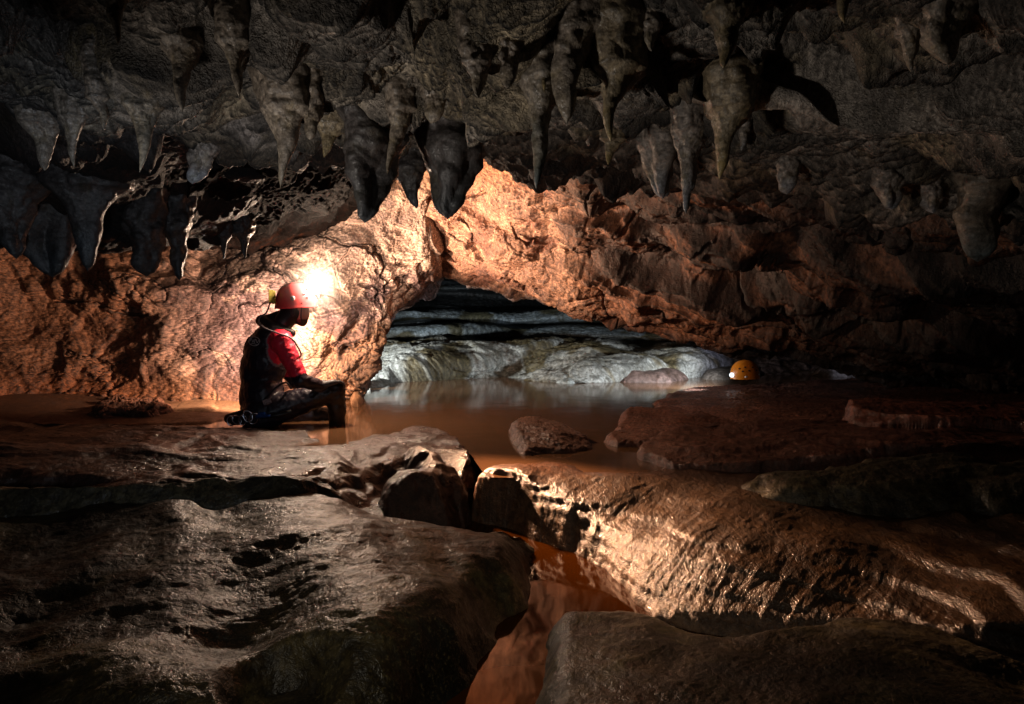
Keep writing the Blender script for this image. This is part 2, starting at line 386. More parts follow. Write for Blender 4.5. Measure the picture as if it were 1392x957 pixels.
def stalactite(top, tip, R, ck, sq, lab, k):
    rs = np.random.RandomState(100+k)
    L = np.linalg.norm(top-tip); nv = int(90+L*300); nu = 110
    up = top + (top-tip)*.25/ max(L/.2, 1); EX = max(R*2.2, .10); up[2] = top[2]
    t = np.linspace(-EX/L, 1, nv); th = np.linspace(0, 2*math.pi, nu, endpoint=False)
    bend = rs.normal(size=2)*.10*R
    T, A = np.meshgrid(t, th, indexing='ij')
    T0 = T; T = np.clip(T, 0, 1)
    body = (1-T)**(.70*(1.1 if sq > .9 else 1))*(1-.18*np.sin(T*3))
    blunt = np.sqrt(np.clip(1-T**3., 0, 1))*(1-.30*T)
    w = np.clip((sq-.45)/.55, 0, 1); rad = R*(w*body+(1-w)*blunt)*(1.0) + (R*.5*np.exp(-T*9) + R*.5*np.clip(-T0*L/EX, 0, 1))*(.25 if sq < .75 else 1)
    rad = np.maximum(rad*np.sqrt(np.clip((1-T)*14, 0, 1)), .0006)
    el = 1+.16*np.cos(2*(A-rs.rand()*6.28))
    cx = up[0]+(tip[0]-up[0])*T + bend[0]*np.sin(T*3.1)+.05*R*np.sin(T*9+rs.rand()*6)
    cy = up[1]+(tip[1]-up[1])*T + bend[1]*np.sin(T*3.1)
    cz = up[2]+(tip[2]-up[2])*T0
    P = np.stack([cx+rad*el*np.cos(A), cy+rad*el*np.sin(A), cz], -1)
    nrm = np.stack([np.cos(A), np.sin(A), 0*A], -1)
    s = R/.05
    env = np.clip(rad/R, .05, 1)
    dd = ((.30 if sq > .75 else .5)*R*fbm(P, .5/R, 3, off=k*3.)-.07*R*ridged(aniso(warp(P, .5/R, .3*R), (0, 0, 1), .3), .7/R, 3, off=k*2.)+.003*fbm(P, 45., 3))*env
    if sq < .6:
        dd += .22*R*env*np.cos(3*A+rs.rand()*6+2*T)*sm(.1, .5, T)
    P = P+nrm*dd[..., None]
    i = np.arange(nv*nu).reshape(nv, nu); j = np.roll(i, -1, 1)
    Fq = np.stack([i[:-1], j[:-1], j[1:], i[1:]], -1).reshape(-1, 4)
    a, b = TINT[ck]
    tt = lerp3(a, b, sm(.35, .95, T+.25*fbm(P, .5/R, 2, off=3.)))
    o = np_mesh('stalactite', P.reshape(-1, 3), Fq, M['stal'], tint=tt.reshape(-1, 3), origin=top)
    tag(o, lab, 'stalactite', 'stalactites hanging from the cave ceiling')
for k, a in enumerate(built): stalactite(*a, k)

# ================================================================== DEEP CEILING behind the roof lip (iron-stained, striated)
cols = [-260, 0, 200, 330, 400, 470, 520, 560, 600, 650, 740, 850, 1000, 1200, 1400]
back = {-260:(322,5.3), 0:(322,5.4), 200:(325,5.6), 330:(338,5.5), 400:(328,5.45), 470:(296,5.4), 520:(250,5.2), 560:(225,5.1), 600:(206,5.0), 650:(200,4.9), 740:(226,4.7), 850:(230,4.5), 1000:(235,4.3), 1200:(250,3.8), 1400:(260,3.4)}
front = {-260:(250,3.0), 0:(240,3.0), 200:(240,3.0), 330:(215,2.6), 400:(170,2.3), 470:(150,2.3), 520:(140,2.3), 560:(130,2.4), 600:(125,2.4), 650:(120,2.5), 740:(140,2.7), 850:(150,2.6), 1000:(150,2.5), 1200:(180,2.2), 1400:(200,2.0)}
rws = []
for t in np.linspace(0, 1, 6):
    r = []
    for u in cols:
        P0 = at(u, *front[u]); P1 = at(u, *back[u]); P = P0*(1-t)+P1*t
        r.append(P)
    rws.append(r)
P = np.array(rws)
ext = P[-1]+np.array([0, .5, .12]); P = np.concatenate([P, ext[None]])
G = cr(cr(P, 420).transpose(1, 0, 2), 700).transpose(1, 0, 2)
N = facing(G, (0, 4, -2.))
W = warp(G, 2., .08)
d = .03*fbm(W, 2.2, 3)+.050*ridged(aniso(W, (.75, -1., .1), .14), 5., 4)+.01*fbm(G, 25, 3)
G = G+N*d[..., None]
stk = sm(.25, .75, ridged(aniso(warp(G, 2., .06), (.75, -1., .1), .10), 9., 3, off=6.))
near = np.exp(-(((G[..., 0]+1.2)**2+(G[..., 1]-4.4)**2)/1.0))  # albedo cut around the headlamp to hold down its light on the roof
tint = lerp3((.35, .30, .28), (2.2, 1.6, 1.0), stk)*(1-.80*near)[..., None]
np_mesh('cave_roof_chamber', G.reshape(-1, 3), grid_faces(*G.shape[:2]), M['deep'], tint=tint.reshape(-1, 3))
tag(bpy.data.objects['cave_roof_chamber'], 'dark red-brown striated ceiling sloping above the caver', kind='structure')

# ================================================================== BACK WALL (left), behind the caver
cols = [-380, -200, -60, 60, 170, 280, 370, 440, 500, 545, 582, 600, 560]
#            v rows:    top          ...                     foot
def colrows(lst): return lst
wal = {
 -380: [(290,4.7),(330,4.6),(380,4.5),(430,4.4),(480,4.3),(520,4.2),(560,4.1),(600,4.0)],
 -200: [(290,5.1),(330,5.0),(380,4.9),(430,4.8),(480,4.7),(520,4.6),(550,4.6),(590,4.5)],
 -60:  [(290,5.5),(330,5.4),(380,5.3),(430,5.3),(480,5.2),(520,5.0),(545,5.0),(580,4.9)],
 60:   [(290,5.8),(335,5.7),(385,5.6),(430,5.6),(480,5.5),(520,5.4),(545,5.3),(575,5.2)],
 170:  [(290,5.7),(335,5.6),(385,5.5),(430,5.55),(480,5.6),(520,5.5),(545,5.4),(575,5.3)],
 280:  [(300,5.8),(340,5.6),(390,5.45),(430,5.5),(480,5.5),(515,5.4),(540,5.35),(570,5.2)],
 370:  [(300,5.9),(338,5.5),(385,5.35),(430,5.4),(470,5.45),(505,5.5),(535,5.6),(560,5.6)],
 440:  [(270,5.9),(310,5.45),(360,5.35),(410,5.35),(450,5.45),(485,5.6),(520,5.75),(532,6.0)],
 500:  [(225,5.8),(260,5.4),(320,5.4),(375,5.45),(420,5.5),(460,5.6),(500,5.8),(527,6.1)],
 545:  [(210,5.8),(245,5.3),(300,5.45),(345,5.55),(385,5.6),(418,5.7),(436,5.9),(442,6.4)],
 582:  [(195,5.7),(230,5.3),(280,5.45),(320,5.6),(350,5.7),(380,5.8),(403,6.0),(404,6.6)],
 600:  [(190,5.9),(225,5.7),(270,5.8),(310,5.9),(335,6.0),(360,6.1),(372,6.3),(380,6.8)],
 560:  [(190,6.6),(225,6.5),(270,6.5),(310,6.6),(350,6.7),(370,6.8),(390,7.0),(400,7.4)],
}
ucol = {500: [500,500,500,502,508,512,500,486], 545: [545,545,545,545,545,543,530,522], 582: [582,582,584,590,592,588,578,566], 440:[440]*7+[444]}
rows = [[((ucol.get(u, [u]*8))[k],)+wal[u][k] for u in cols] for k in range(8)]
G = net(rows, 620, 760)
# rows past the 500 column's foot must drop to the undercut
N = facing(G)
W = warp(G, 1.8, .15)
left = sm(-1.9, -2.9, G[..., 0])                       # nodular area on the left
w1, w2 = worley(warp(G, 4., .07)*np.array([1, 1, .75]), 6.5)
nod = (.9-w1*1.3)*left*sm(.6, 1.1, G[..., 2])
d = .08*fbm(W, 1.2, 3)+.07*facets(W*np.array([1, 1, 1.2]), 1.5, 1., 12.)+.030*facets(warp(G, 3., .05), 3.4, 1., 40.)+.010*facets(warp(G, 9., .015), 9., 1., 4.)*sm(-.1, .4, fbm(G, 1.4, 2))-.010*ridged(warp(G, 5., .05), 4., 4, off=3.)+.010*fbm(G, 16., 4, .6)+.055*nod
# foliated flakes on the hanging nose right of the caver
nose = sm(-1.75, -1.5, G[..., 0])*sm(.75, .55, G[..., 2])
d += nose*(.05*ridged(aniso(warp(G, 3., .1), (.35, 0, 1), .22), 5.5, 4))
# long crack lines
jag = .10*fbm(G, 9., 3, off=2.)
ck = np.abs(perlin(warp(G, 1.2, .2)*np.array([.5, .5, 1.3])*1.6+7.)+jag); d -= .06*np.exp(-(ck/.02)**2)*sm(-.1, .2, fbm(G, 1.1, 2, off=50.))
ck = np.abs(perlin(G*2.4+27.)+1.5*jag); d -= .03*np.exp(-(ck/.02)**2)*sm(-.1, .2, fbm(G, 1.3, 2, off=57.))
G2 = G+N*d[..., None]
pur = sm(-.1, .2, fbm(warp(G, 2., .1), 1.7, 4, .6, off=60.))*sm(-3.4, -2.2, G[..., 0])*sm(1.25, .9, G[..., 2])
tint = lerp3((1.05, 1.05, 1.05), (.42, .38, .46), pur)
redl = sm(-1.9, -3.3, G[..., 0]); tint = tint*lerp3((1.1, 1.1, 1.15), (.62, .38, .25), redl)  # lamp falloff painted: wall turns orange-brown away from the caver
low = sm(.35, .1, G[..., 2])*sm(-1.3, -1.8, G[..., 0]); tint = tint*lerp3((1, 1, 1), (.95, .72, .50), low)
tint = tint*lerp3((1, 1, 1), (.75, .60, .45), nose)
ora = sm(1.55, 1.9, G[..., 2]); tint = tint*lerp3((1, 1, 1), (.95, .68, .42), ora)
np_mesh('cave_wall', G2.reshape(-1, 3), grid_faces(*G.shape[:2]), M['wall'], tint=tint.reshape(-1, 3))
tag(bpy.data.objects['cave_wall'], 'rough warm-lit limestone wall behind the seated caver', kind='structure')

# ================================================================== ROCK ARCH (right), descending slab
cols = [540, 590, 640, 700, 770, 850, 950, 1060, 1160, 1280, 1420, 1600, 1800]
arc = {  # u : rows top -> lower edge -> underside
 540: [(200,5.4),(225,5.4),(255,5.45),(290,5.6),(318.2,5.8),(341.4,5.9),(356,6.0),(360,6.4),(334,7.4)],
 590: [(190,5.3),(212,5.3),(250,5.4),(285,5.5),(315.6,5.7),(345.2,5.9),(364,6.0),(368,6.4),(342,7.4)],
 640: [(185,5.2),(210,5.1),(250,5.3),(290,5.5),(322.6,5.6),(355.2,5.8),(376,5.9),(382,6.3),(362,7.4)],
 700: [(190,5.0),(222,4.9),(262,5.1),(300,5.4),(335.6,5.5),(370.2,5.7),(394,5.85),(400,6.2),(377,7.4)],
 770: [(200,4.6),(238,4.6),(280,5.0),(320,5.2),(352.6,5.45),(387.2,5.6),(414,5.8),(420,6.1),(392,7.4)],
 850: [(200,4.3),(245,4.4),(290,4.8),(335,5.0),(367.3,5.3),(406.6,5.5),(435,5.7),(441,6.0),(411,7.4)],
 950: [(210,3.9),(258,4.1),(310,4.5),(355,4.8),(391.4,5.1),(428.8,5.35),(457,5.6),(462,5.9),(434,7.4)],
 1060: [(220,3.6),(268,3.8),(325,4.2),(375,4.6),(415.2,4.9),(445.4,5.2),(473,5.5),(478,5.8),(454,7.4)],
 1160: [(225,3.3),(280,3.5),(340,3.9),(395,4.3),(435.8,4.7),(467.6,5.1),(491,5.4),(497,5.7),(477,7.3)],
 1280: [(230,3.0),(290,3.2),(350,3.6),(405,4.0),(453.2,4.4),(496.4,4.8),(520,5.1),(530,5.5),(524,7.3)],
 1420: [(240,2.7),(300,2.9),(360,3.3),(415,3.7),(465,4.1),(510,4.5),(535,4.8),(560,4.9),(560,7.3)],
 1600: [(240,2.4),(300,2.6),(360,3.0),(415,3.4),(465,3.7),(510,4.0),(550,4.1),(580,4.1),(580,7.3)],
 1800: [(240,2.2),(300,2.4),(360,2.7),(415,3.1),(465,3.3),(510,3.5),(560,3.6),(600,3.6),(600,7.3)],
}
rows = [[(u,)+arc[u][k] for u in cols] for k in range(9)]
G = net(rows, 640, 1000)
N = facing(G)
W = warp(G, 1.7, .16)
rib = ridged(aniso(warp(G, 2.2, .1), (.35, -.55, .75), .22), 2., 3, .42, off=2.)      # leaning ribs
strat = ridged(aniso(warp(G, 2., .08), (1., -.25, -.38), .14), 3.4, 3, .45, off=8.)    # bedding parallel to the lower edge
upz = sm(.35, .9, G[..., 2]+.28*G[..., 0])
rgt = sm(.2, 1.3, G[..., 0])
d = .08*fbm(W, 1.1, 3)+(.05+.03*rgt)*rib*upz*sm(1.6, .9, G[..., 0])+(.035+.07*rgt)*strat+.06*facets(aniso(W, (1., -.25, -.38), .5), 1.8, 1., 5.)+.035*facets(warp(G, 3., .05)*np.array([.7, 1, 1.]), 3.5, 1., 50.)+.010*facets(warp(G, 9., .015), 9., 1., 9.)-.010*ridged(aniso(warp(G, 5., .05), (1., -.28, -.36), .4), 5., 4)+.008*fbm(G, 18., 4, .6)
ss = np.linspace(0, 1, G.shape[0])[:, None]+.035*fbm(G, 1.3, 3, off=19.); xr = sm(.1, .9, G[..., 0])
d += xr*(-.14*np.exp(-((ss-.47)/.030)**2)+.07*np.exp(-((ss-.56)/.05)**2)-.12*np.exp(-((ss-.27)/.022)**2)+.08*np.exp(-((ss-.33)/.03)**2)-.08*np.exp(-((ss-.14)/.02)**2))
ck = np.abs(perlin(warp(G, 1.5, .2)*1.9+77.)+.1*fbm(G, 9., 3)); d -= .06*np.exp(-(ck/.025)**2)*sm(-.1, .2, fbm(G, 1.1, 2, off=51.))
G2 = G+N*d[..., None]
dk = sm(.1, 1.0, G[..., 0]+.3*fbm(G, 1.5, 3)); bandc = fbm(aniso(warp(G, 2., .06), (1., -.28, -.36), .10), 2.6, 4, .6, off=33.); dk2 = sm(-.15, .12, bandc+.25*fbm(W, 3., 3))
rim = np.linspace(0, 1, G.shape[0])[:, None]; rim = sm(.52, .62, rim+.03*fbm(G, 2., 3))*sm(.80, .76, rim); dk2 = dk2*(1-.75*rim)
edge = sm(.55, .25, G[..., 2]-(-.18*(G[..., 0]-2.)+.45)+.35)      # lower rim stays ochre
tint = lerp3((1.2, 1.12, 1.05), (.85, .60, .45), dk)*lerp3((1.5, 1.5, 1.55), (1, 1, 1), sm(-.3, .6, G[..., 0]))  # left part raised in albedo so it looks more strongly lit
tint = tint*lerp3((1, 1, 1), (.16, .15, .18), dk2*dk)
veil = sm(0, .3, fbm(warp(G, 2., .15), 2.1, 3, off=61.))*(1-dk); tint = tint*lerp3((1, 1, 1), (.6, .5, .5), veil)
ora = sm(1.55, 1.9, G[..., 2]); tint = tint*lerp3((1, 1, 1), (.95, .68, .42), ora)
far_r = sm(1.3, 2.8, G[..., 0]); tint = tint*(1-.85*far_r)[..., None]  # fall of light toward the far right painted as darker tint
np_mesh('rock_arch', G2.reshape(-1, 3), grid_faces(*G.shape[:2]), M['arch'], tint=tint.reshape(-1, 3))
tag(bpy.data.objects['rock_arch'], 'ribbed brown rock arch slanting down to the right over the lake outlet', kind='structure')

# ================================================================== FAR BANK (terraced, cool light)
cols = [300, 430, 500, 560, 620, 700, 780, 860, 930, 985, 1060, 1150, 1260]
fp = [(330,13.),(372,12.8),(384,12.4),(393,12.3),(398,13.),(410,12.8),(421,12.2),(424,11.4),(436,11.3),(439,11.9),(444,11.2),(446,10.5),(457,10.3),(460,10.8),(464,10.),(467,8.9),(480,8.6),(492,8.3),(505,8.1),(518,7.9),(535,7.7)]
fb = [0,.02,.30,.35,.04,.02,.10,.8,.85,.05,.12,.95,1.,.1,.15,1.,1.,1.,1.,1.,1.]  # albedo per row; low values paint shade into the recesses
wob = {300:0,430:2,500:6,560:0,620:-3,700:2,780:-2,860:3,930:12,985:14,1060:6,1150:0,1260:0}
rows = [[(u, v+wob[u]*(.6 if 400<v<470 else .25)*(1 if v<500 else 0), Y+(.5 if u in (985,1060,1150) else 0)+(.25*math.sin(u*.021+k) )) for u in cols] for k, (v, Y) in enumerate(fp)]
G = net(rows, 520, 800)
N = facing(G)
W = warp(G, 1.2, .2)
lowb = sm(.5, .4, G[..., 2])
d = .06*fbm(aniso(W, (1, 0, 0), .4), 1.2, 3)+.04*ridged(aniso(W, (1, 0, 0), .35), 3., 3)*lowb+.03*facets(W, 2.5, 1.)*lowb+.012*fbm(G, 14., 3)
lobes = .16*np.abs(np.sin(G[..., 0]*1.55+.6*fbm(G, .8, 2)+.4))*sm(.5, .1, G[..., 2]); d += lobes
G2 = G+N*d[..., None]
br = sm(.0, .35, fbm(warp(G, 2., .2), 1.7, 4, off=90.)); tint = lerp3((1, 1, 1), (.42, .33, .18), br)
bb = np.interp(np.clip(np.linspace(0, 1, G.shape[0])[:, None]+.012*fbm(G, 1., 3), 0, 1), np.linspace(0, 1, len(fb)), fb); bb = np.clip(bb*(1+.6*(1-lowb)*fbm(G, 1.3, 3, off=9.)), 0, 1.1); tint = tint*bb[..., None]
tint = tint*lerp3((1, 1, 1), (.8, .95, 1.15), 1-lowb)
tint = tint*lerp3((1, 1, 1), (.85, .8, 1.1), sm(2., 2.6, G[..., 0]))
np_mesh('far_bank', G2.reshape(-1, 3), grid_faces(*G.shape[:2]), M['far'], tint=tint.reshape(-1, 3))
tag(bpy.data.objects['far_bank'], 'terraced pale limestone bank beyond the arch, cool lit', kind='structure')

# ================================================================== ROCKS OF THE FLOOR
def tps(pts, xy, lam=2e-4):
    if len(pts) < 4: pts = np.concatenate([pts, pts.mean(0)[None]+np.array([[.5,.5,-.01],[-.5,.5,-.01],[0,-.6,-.01]])])
    P = pts[:, :2]; n = len(P)
    def U(r2): return .5*r2*np.log(r2+1e-9)
    K = U(((P[:, None]-P[None])**2).sum(-1))+lam*np.eye(n)
    A = np.zeros((n+3, n+3)); A[:n, :n] = K; A[:n, n] = 1; A[:n, n+1:] = P; A[n, :n] = 1; A[n+1:, :n] = P.T
    w = np.linalg.solve(A, np.concatenate([pts[:, 2], [0, 0, 0]]))
    out = np.zeros(xy.shape[:-1])
    for i in range(n): out += w[i]*U(((xy-P[i])**2).sum(-1))
    out += w[n]+xy@w[n+1:]
    return np.clip(out, pts[:, 2].min()-.04, pts[:, 2].max()+.04)
def sdist(poly, xy):
    x, y = xy[..., 0], xy[..., 1]; d = np.full(x.shape, 1e9); ins = np.zeros(x.shape, bool)
    for i in range(len(poly)):
        a = poly[i]; b = poly[(i+1) % len(poly)]; e = b-a; wx = x-a[0]; wy = y-a[1]
        t = np.clip((wx*e[0]+wy*e[1])/(e@e+1e-12), 0, 1)
        d = np.minimum(d, (wx-t*e[0])**2+(wy-t*e[1])**2)
        c = ((a[1] > y) != (b[1] > y))
        if e[1] != 0: ins ^= c & (x < e[0]*(y-a[1])/e[1]+a[0])
    return np.where(ins, 1, -1)*np.sqrt(d)
def mound(name, outline, tops, bed, w, mat, label, cat, nv=400, nu=700, rag=.03, detail=None, tintf=None, group=None, kind=None, cut=None, p=.5, noise_top=.02, rs=4.):
    nv = max(80, int(nv*DEN)); nu = max(80, int(nu*DEN))
    ol = np.array([gz(*q) for q in outline])[:, :2]
    # soften the outline
    olc = cr(np.concatenate([ol, ol[:1]]), len(ol)*5)[:-1]
    tp = np.array([gz(*q) for q in tops])
    y0 = max(olc[:, 1].min()-.05, .3); y1 = olc[:, 1].max()+.08
    s = olc[:, 0]/olc[:, 1]; S = np.linspace(s.min()-.03, s.max()+.03, nu); Q = 1/np.linspace(1/y0, 1/y1, nv)
    SS, YY = np.meshgrid(S, Q); XY = np.stack([SS*YY, YY], -1)
    P3 = np.concatenate([XY, np.zeros(XY.shape[:2]+(1,))], -1)
    dd = sdist(olc, XY)+rag*fbm(P3, rs, 4, off=bed*7+len(name))
    top = tps(tp, XY)
    if cut is not None: top = cut(XY, top)
    t = np.clip(dd/w, 0, 1); Sp = (1-(1-t)**2)**p
    z = bed+(top-bed)*Sp
    G = np.concatenate([XY, z[..., None]], -1)
    N = grid_normals(G); N = N*np.sign(N[..., 2:3]+1e-9)
    amp = sm(0, .3, t)
    d = noise_top*(fbm(warp(G, 1.5, .12), 2.4, 2)+.12*fbm(G, 9., 3))
    if detail is not None: d = d+detail(G, XY)
    G2 = G+N*(d*amp)[..., None]
    Fq = grid_faces(nv, nu); keep = (dd.reshape(-1)[Fq] > -.01).any(1)
    tint = None
    if tintf is not None: tint = tintf(G2).reshape(-1, 3)
    o = np_mesh(name, G2.reshape(-1, 3), Fq[keep], mat, tint=tint)
    tag(o, label, cat, group, kind)
    return o
def terr(G, base, step, sharp=.82, n=.05, s=2.2):
    h = G[..., 2]+n*fbm(warp(G, 1.6, .2), s, 3, off=base)
    k = h/step; f = k-np.floor(k); return (np.floor(k)+sm(sharp, 1, f))*step-h

def hollow(points):
    """sink round hollows: (u, v, z at rim, radius m, depth m)"""
    hs = [(gz(u, v, z)[:2], r, dp) for (u, v, z, r, dp) in points]
    def f(XY, top):
        for c, r, dp in hs:
            q = np.sqrt(((XY-c)**2).sum(-1))/r; top = top-dp*sm(1.1, .55, q)
        return top
    return f

def ripples(amp, axis, k, s, off=0.): 
    return lambda G, XY: amp*ridged(aniso(warp(G, 2.5, .12), axis, k), s, 4, off=off)+.004*fbm(G, 45., 3)

# left foreground slab
def det_left(G, XY):
    a = .014*ridged(aniso(warp(G, 1.2, .25), (1, .35, 0), .3), 1.8, 3, .45)+.003*ridged(aniso(warp(G, 2.5, .08), (1, .5, 0), .3), 8., 3, .6)+.005*ridged(aniso(warp(G, 2.2, .15), (.5, -1, 0), .35), 3.2, 2, .4)
    b = .006*fbm(aniso(G, (1, .2, 0), .4), 7., 3); c = .0014*fbm(aniso(G, (.6, -.6, -.6), .3), 40., 3)
    return a+b+c
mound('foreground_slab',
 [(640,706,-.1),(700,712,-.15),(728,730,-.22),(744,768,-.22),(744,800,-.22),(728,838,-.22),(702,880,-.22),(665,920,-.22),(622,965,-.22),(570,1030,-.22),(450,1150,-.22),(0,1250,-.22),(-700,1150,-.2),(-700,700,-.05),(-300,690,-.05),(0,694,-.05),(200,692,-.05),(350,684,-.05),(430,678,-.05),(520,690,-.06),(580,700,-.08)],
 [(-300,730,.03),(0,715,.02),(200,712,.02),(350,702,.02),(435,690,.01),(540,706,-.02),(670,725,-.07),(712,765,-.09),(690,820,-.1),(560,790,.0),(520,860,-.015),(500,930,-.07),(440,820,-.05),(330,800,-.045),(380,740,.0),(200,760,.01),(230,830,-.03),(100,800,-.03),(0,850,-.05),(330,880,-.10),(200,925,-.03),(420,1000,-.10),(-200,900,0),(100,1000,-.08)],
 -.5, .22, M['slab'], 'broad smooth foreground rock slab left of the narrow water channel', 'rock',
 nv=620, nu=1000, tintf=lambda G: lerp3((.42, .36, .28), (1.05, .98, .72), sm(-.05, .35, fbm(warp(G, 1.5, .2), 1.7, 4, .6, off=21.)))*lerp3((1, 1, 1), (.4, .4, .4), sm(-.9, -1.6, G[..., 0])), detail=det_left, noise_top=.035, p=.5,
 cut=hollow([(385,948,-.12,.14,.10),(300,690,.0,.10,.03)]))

# terraced ledges on the left between slab and lake
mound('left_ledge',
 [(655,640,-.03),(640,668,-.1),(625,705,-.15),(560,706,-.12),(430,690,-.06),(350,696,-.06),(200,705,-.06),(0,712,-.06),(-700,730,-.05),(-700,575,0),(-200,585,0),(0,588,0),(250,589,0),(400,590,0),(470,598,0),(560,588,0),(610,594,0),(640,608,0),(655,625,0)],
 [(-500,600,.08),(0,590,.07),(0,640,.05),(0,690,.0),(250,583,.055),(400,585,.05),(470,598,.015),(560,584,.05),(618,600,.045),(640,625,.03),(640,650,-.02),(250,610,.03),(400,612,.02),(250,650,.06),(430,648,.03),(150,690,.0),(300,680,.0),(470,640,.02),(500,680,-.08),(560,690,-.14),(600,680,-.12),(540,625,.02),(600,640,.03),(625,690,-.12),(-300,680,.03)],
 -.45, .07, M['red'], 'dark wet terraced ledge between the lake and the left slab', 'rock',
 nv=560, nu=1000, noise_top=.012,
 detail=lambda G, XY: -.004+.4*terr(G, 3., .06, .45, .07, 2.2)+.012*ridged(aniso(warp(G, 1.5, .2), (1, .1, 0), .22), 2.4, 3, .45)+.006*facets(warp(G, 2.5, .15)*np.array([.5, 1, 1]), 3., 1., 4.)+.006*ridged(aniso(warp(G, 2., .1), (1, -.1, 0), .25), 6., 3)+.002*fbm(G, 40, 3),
 tintf=lambda G: lerp3((.42, .27, .20), (.36, .27, .20), sm(3.8, 3., G[..., 1]))*lerp3((1, 1, 1), (.4, .4, .4), sm(-1.4, -2.4, G[..., 0])))  # unlit look painted in: dark tint, deeper toward the left

# flowstone hump and everything right of it
fl_dir = (-.62, -.62, -.5)
def det_hump(G, XY):
    k = sm(1.5, .9, G[..., 0])
    a = .016*fbm(aniso(warp(G, 2., .06), fl_dir, .13), 3.2, 2, .4)+.0025*ridged(aniso(warp(G, 5., .03), fl_dir, .15), 14., 3)+.0012*fbm(aniso(G, fl_dir, .3), 55., 3)
    b = .012*fbm(aniso(warp(G, 1.2, .2), (1, -.3, 0), .3), 2.2, 4, .45)+.004*ridged(aniso(warp(G, 2., .1), (1, -.3, 0), .4), 7., 3)+.003*fbm(G, 12., 3)+.5*terr(G, 9., .05, .7, .05, 1.2)
    return a*k+b*(1-.7*k)
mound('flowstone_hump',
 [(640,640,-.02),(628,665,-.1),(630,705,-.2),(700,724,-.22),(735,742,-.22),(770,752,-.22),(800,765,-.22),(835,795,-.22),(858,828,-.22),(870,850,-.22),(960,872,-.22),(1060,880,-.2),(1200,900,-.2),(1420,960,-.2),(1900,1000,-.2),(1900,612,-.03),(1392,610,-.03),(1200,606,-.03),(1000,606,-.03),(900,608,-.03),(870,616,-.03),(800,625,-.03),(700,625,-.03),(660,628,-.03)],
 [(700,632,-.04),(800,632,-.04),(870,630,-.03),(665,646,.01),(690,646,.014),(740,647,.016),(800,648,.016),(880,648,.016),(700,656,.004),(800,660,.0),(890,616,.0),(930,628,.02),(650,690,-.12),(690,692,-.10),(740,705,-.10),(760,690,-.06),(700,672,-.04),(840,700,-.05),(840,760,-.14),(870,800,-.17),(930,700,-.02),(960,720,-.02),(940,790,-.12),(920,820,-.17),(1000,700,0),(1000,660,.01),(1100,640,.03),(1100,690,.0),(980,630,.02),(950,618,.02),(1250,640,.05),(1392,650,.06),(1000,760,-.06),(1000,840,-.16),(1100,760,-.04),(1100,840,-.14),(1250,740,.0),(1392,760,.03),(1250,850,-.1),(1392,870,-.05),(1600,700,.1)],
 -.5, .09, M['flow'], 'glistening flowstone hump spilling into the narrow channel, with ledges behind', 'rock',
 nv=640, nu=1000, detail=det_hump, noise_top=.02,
 tintf=lambda G: lerp3((1, 1, 1), (.45, .40, .33), sm(.7, 1.05, G[..., 0]+.25*fbm(G, 2., 2)))*lerp3((1, 1, 1), (1.3, 1.0, .9), sm(2.9, 3.2, G[..., 1]))*lerp3((1, 1, 1), (.55, .5, .5), sm(1.5, 2.4, G[..., 0])))  # right side darkened in the tint to offset the headlamp's reach

# right foreground slab
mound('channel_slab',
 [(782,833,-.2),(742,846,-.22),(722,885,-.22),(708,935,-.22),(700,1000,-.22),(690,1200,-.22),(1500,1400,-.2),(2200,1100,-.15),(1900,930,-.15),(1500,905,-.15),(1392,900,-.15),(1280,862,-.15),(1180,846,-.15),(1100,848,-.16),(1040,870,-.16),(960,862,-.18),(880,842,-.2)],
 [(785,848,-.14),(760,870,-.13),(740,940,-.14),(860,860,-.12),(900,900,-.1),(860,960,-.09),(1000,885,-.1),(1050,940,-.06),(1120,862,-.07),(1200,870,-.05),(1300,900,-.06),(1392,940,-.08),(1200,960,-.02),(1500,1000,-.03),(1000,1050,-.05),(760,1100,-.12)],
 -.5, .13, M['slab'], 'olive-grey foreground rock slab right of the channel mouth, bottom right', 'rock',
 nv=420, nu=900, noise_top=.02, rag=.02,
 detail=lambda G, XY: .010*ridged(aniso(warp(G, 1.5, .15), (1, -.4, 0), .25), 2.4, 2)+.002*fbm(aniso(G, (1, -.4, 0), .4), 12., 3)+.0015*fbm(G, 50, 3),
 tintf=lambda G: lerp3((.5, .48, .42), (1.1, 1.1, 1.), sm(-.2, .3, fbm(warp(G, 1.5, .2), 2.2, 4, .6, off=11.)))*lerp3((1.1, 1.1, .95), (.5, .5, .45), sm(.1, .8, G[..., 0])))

# small rock in the gap of the lake
mound('pool_rock', [(686,600,0),(700,622,-.01),(740,623,-.01),(790,620,-.01),(820,612,-.01),(800,595,0),(750,583,0),(705,582,0),(686,588,0)],
 [(705,592,.05),(740,590,.06),(780,600,.03),(720,612,.03),(800,608,.01)], -.3, .09, M['red'], 'small rounded dark rock dividing the lake from the lower pool', 'rock',
 nv=180, nu=260, rag=.02, noise_top=.015, detail=ripples(.012, (1, 0, 0), .4, 9.))
# bar right of it
mound('rock_bar', [(812,600,0),(830,612,-.01),(900,614,-.01),(1100,618,-.01),(1392,630,-.01),(1800,640,0),(1800,570,0),(1392,578,0),(1200,582,0),(1050,590,0),(980,583,0),(930,571,0),(880,572,0),(845,573,0),(832,582,0)],
 [(840,582,.06),(880,578,.06),(960,582,.07),(850,604,.03),(950,604,.03),(1100,600,.05),(1200,592,.08),(1300,600,.09),(1392,608,.06),(1600,600,.1)], -.3, .09, M['red'],
 'long low dark rock bar across the right of the lake', 'rock', nv=260, nu=800, rag=.03, noise_top=.02, detail=ripples(.012, (1, -.1, 0), .25, 4.),
 tintf=lambda G: np.ones(G.shape)*np.array([1.9, 1.6, 1.5]))
